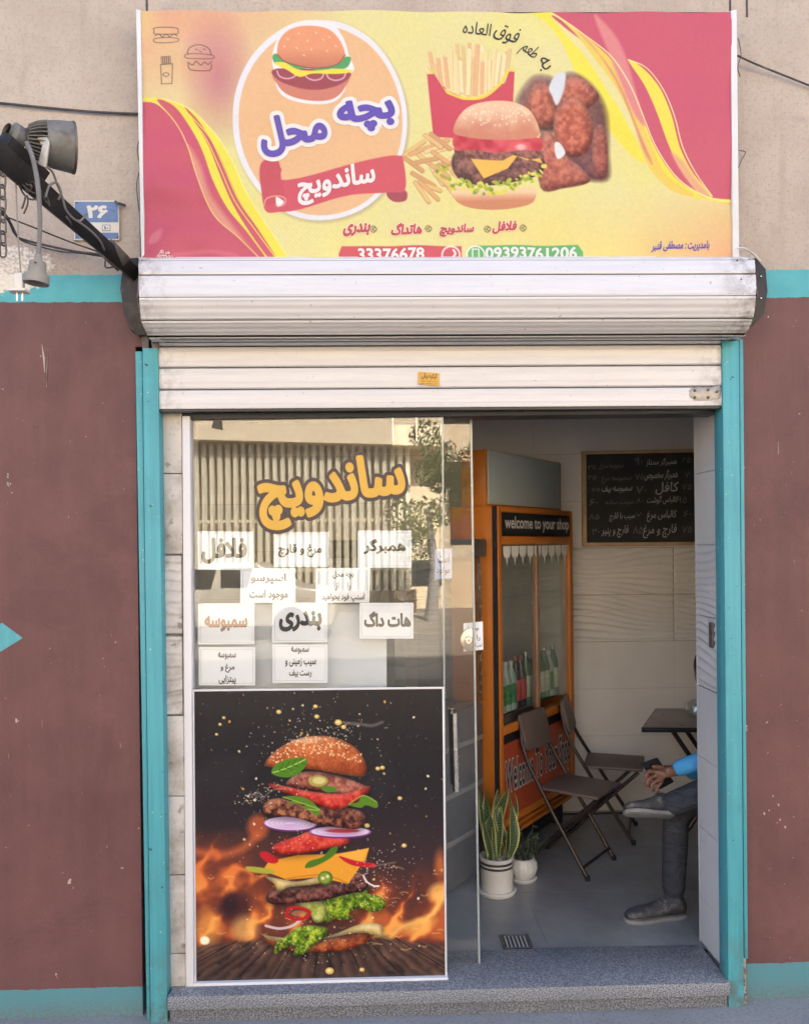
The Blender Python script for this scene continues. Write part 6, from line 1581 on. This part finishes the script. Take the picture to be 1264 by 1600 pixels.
wire('loose_wire', [(1152, 388, -.13), (1162, 388, -.10), (1176, 396, -.07), (1188, 408, -.06)], .0028, M['whiteplastic'], None, 'short pale wire looping from the banner foot to the right end of the shutter housing', 'wire')
hs = thing('hanging_lamp_socket', 'grey rubber lamp socket hanging upside down from a thick cable below the floodlight', 'lamp socket', tuple(at(58, 440, -.46)))
wire('cable', [(42, 222, -.50), (52, 248, -.50), (60, 290, -.50), (63, 340, -.48), (62, 380, -.46), (60, 402, -.46)], .0068, M['greycable'], hs)
a = at(61, 398, -.46); dn = (at(57, 445, -.46) - a).normalized(); s_ = (at(57, 445, -.46) - a).length
ho = MB().lathe([(0, 0), (.0095, 0), (.0115, s_ * .22), (.022, s_ * .24), (.0255, s_ * .66), (.034, s_ * .68), (.0345, s_ * .96), (.029, s_ * .96), (.027, s_ * .75), (0, s_ * .75)], a, 28, dn).build('housing', M['socket'], hs, smooth=True)
MB().lathe([(.003, 0), (.003, .002), (0, .002)], at(62, 415, -.46) + Vector((0, -.026, 0)), 8, (0, -1, 0)).build('screw', M['black'], ho)
pg = thing('hanging_plug', 'white two pin plug dangling on a thin cord beside the grey lamp socket', 'plug', tuple(at(31, 440, -.46)))
wire('cord', [(24, 262, -.44), (26, 300, -.45), (28, 350, -.46), (31, 400, -.46), (33, 428, -.46)], .0022, M['socket'], pg)
b = at(32, 427, -.46)
MB().box(b.x - .013, b.x + .011, b.y - .01, b.y + .01, b.z - .046, b.z).build('body', M['whiteplastic'], pg, bevel=.004)
MB().box(b.x - .028, b.x + .022, b.y - .018, b.y + .018, b.z - .054, b.z - .046).build('flange', M['whiteplastic'], pg, bevel=.002)
for dx in (-.009, .006): MB().tube([(b.x + dx, b.y, b.z - .054), (b.x + dx, b.y, b.z - .078)], .0032, 8).build('pin', M['chrome'], pg)
ch = thing('steel_chain', 'rusty steel chain hanging at the left edge in front of the stone wall', 'chain', tuple(at(3, 300, -.5)))
zc = at(4, 246, -.5); 
for k in range(9):
    c = zc + Vector((0, 0, -.032 * k)); lp_ = []
    for i in range(17):
        a = 2 * math.pi * i / 16; w_ = .0085 * math.cos(a); h_ = .012 * math.copysign(1, math.sin(a)) * (abs(math.sin(a)) > .01) + .008 * math.sin(a)
        lp_.append(c + (Vector((w_, 0, h_)) if k % 2 == 0 else Vector((w_ * .35, w_, h_))))
    MB().tube(lp_, .0028, 6, caps=False).build('link', M['rust'], ch, smooth=True)
cb_ = thing('black_cable_bundle', 'twisted black cables wound around the bracket arm and sagging along the wall', 'cables', tuple(at(100, 380, -.2)))
for pts in ([(-30, 300, -.3), (6, 332, -.25), (18, 350, -.2), (27, 368, -.1), (36, 374, -.05), (80, 385, -.03), (120, 393, -.03), (165, 398, -.06), (188, 402, -.1)],
            [(-30, 320, -.3), (4, 336, -.25), (60, 358, -.2), (110, 378, -.15), (160, 396, -.1), (186, 412, -.08)],
            [(0, 330, -.3), (14, 346, -.25), (24, 366, -.2), (40, 378, -.1), (90, 392, -.04), (130, 396, -.03), (168, 402, -.05)],
            [(26, 268, -.42), (30, 288, -.43), (40, 306, -.43), (52, 312, -.43), (62, 306, -.42)],
            [(30, 268, -.44), (32, 282, -.45), (44, 296, -.45), (56, 302, -.44), (66, 298, -.43)],
            [(34, 274, -.43), (42, 288, -.45), (50, 290, -.45), (46, 300, -.44), (40, 292, -.44), (52, 284, -.44), (58, 296, -.44)],
            [(41, 305, -.44), (38, 318, -.44), (35, 326, -.44)], [(43, 305, -.44), (44, 318, -.44), (38, 334, -.44)],
            [(66, 304, -.42), (72, 314, -.41), (76, 318, -.41)], [(70, 300, -.42), (76, 312, -.41), (78, 322, -.41)],
            [(104, 338, -.36), (110, 346, -.36), (112, 352, -.35)], [(166, 402, -.1), (166, 418, -.1), (186, 414, -.09), (178, 408, -.09)]):
    wire('strand', pts, .0026 if len(pts) < 8 else .0038, M['cable'], cb_)
for pts in ([(56, 252, -.47), (66, 256, -.46), (82, 268, -.43), (90, 288, -.40), (98, 308, -.38), (104, 328, -.36), (116, 342, -.33), (126, 345, -.31), (136, 334, -.31)],
            [(72, 308, -.44), (78, 290, -.43), (90, 286, -.41), (96, 300, -.40), (92, 312, -.39)],
            [(120, 344, -.33), (134, 354, -.29), (148, 366, -.26), (158, 378, -.22), (164, 392, -.18)]):
    wire('strand', pts, .0032, M['greycable'], cb_)
# house number plate
npl = thing('house_number_plate', 'blue enamel house number plate behind the black bracket arm', 'number plate', tuple(at(152, 344, -.01)))
MB().pslab([(116, 313), (186, 313), (187, 375), (116, 375)], -.012, -.002).build('plate', M['bone'], npl, bevel=.002)
MB().pslab([(117.5, 315), (184.5, 315), (185, 347), (117.5, 347)], -.0135, -.0125).build('blue_field', M['blueplate'], npl)
MB().pslab([(117.5, 363.5), (185.3, 363.5), (185.5, 373), (118, 373)], -.0135, -.0125).build('blue_field', M['blueplate'], npl)
lettering('۲۶', (136, 321, 169, 341), plane(-.0142), M['bone'], npl, .05)
MB().pslab([(160, 351), (173, 351), (173, 361), (160, 361)], -.0132, -.0125).build('blue_field', M['blueplate'], npl)
MB().pslab([(161, 352), (172, 352), (172, 360), (161, 360)], -.0138, -.0133).build('field', M['bone'], npl)
lettering('۱۰', (163, 353.5, 170, 358.5), plane(-.0142), M['blackink'], npl, .03)
for px, py in ((120, 317), (184, 317), (121, 370), (184, 370)): MB().lathe([(.0028, 0), (.002, .002), (0, .0025)], at(px, py, -.0140), 8, (0, -1, 0)).build('screw', M['rust'], npl)
hk = MB().tube([at(181, 315, -.02), at(186, 318, -.03), at(196, 321, -.01)], .0045, 8).build('hook', M['rust'], npl, smooth=True)
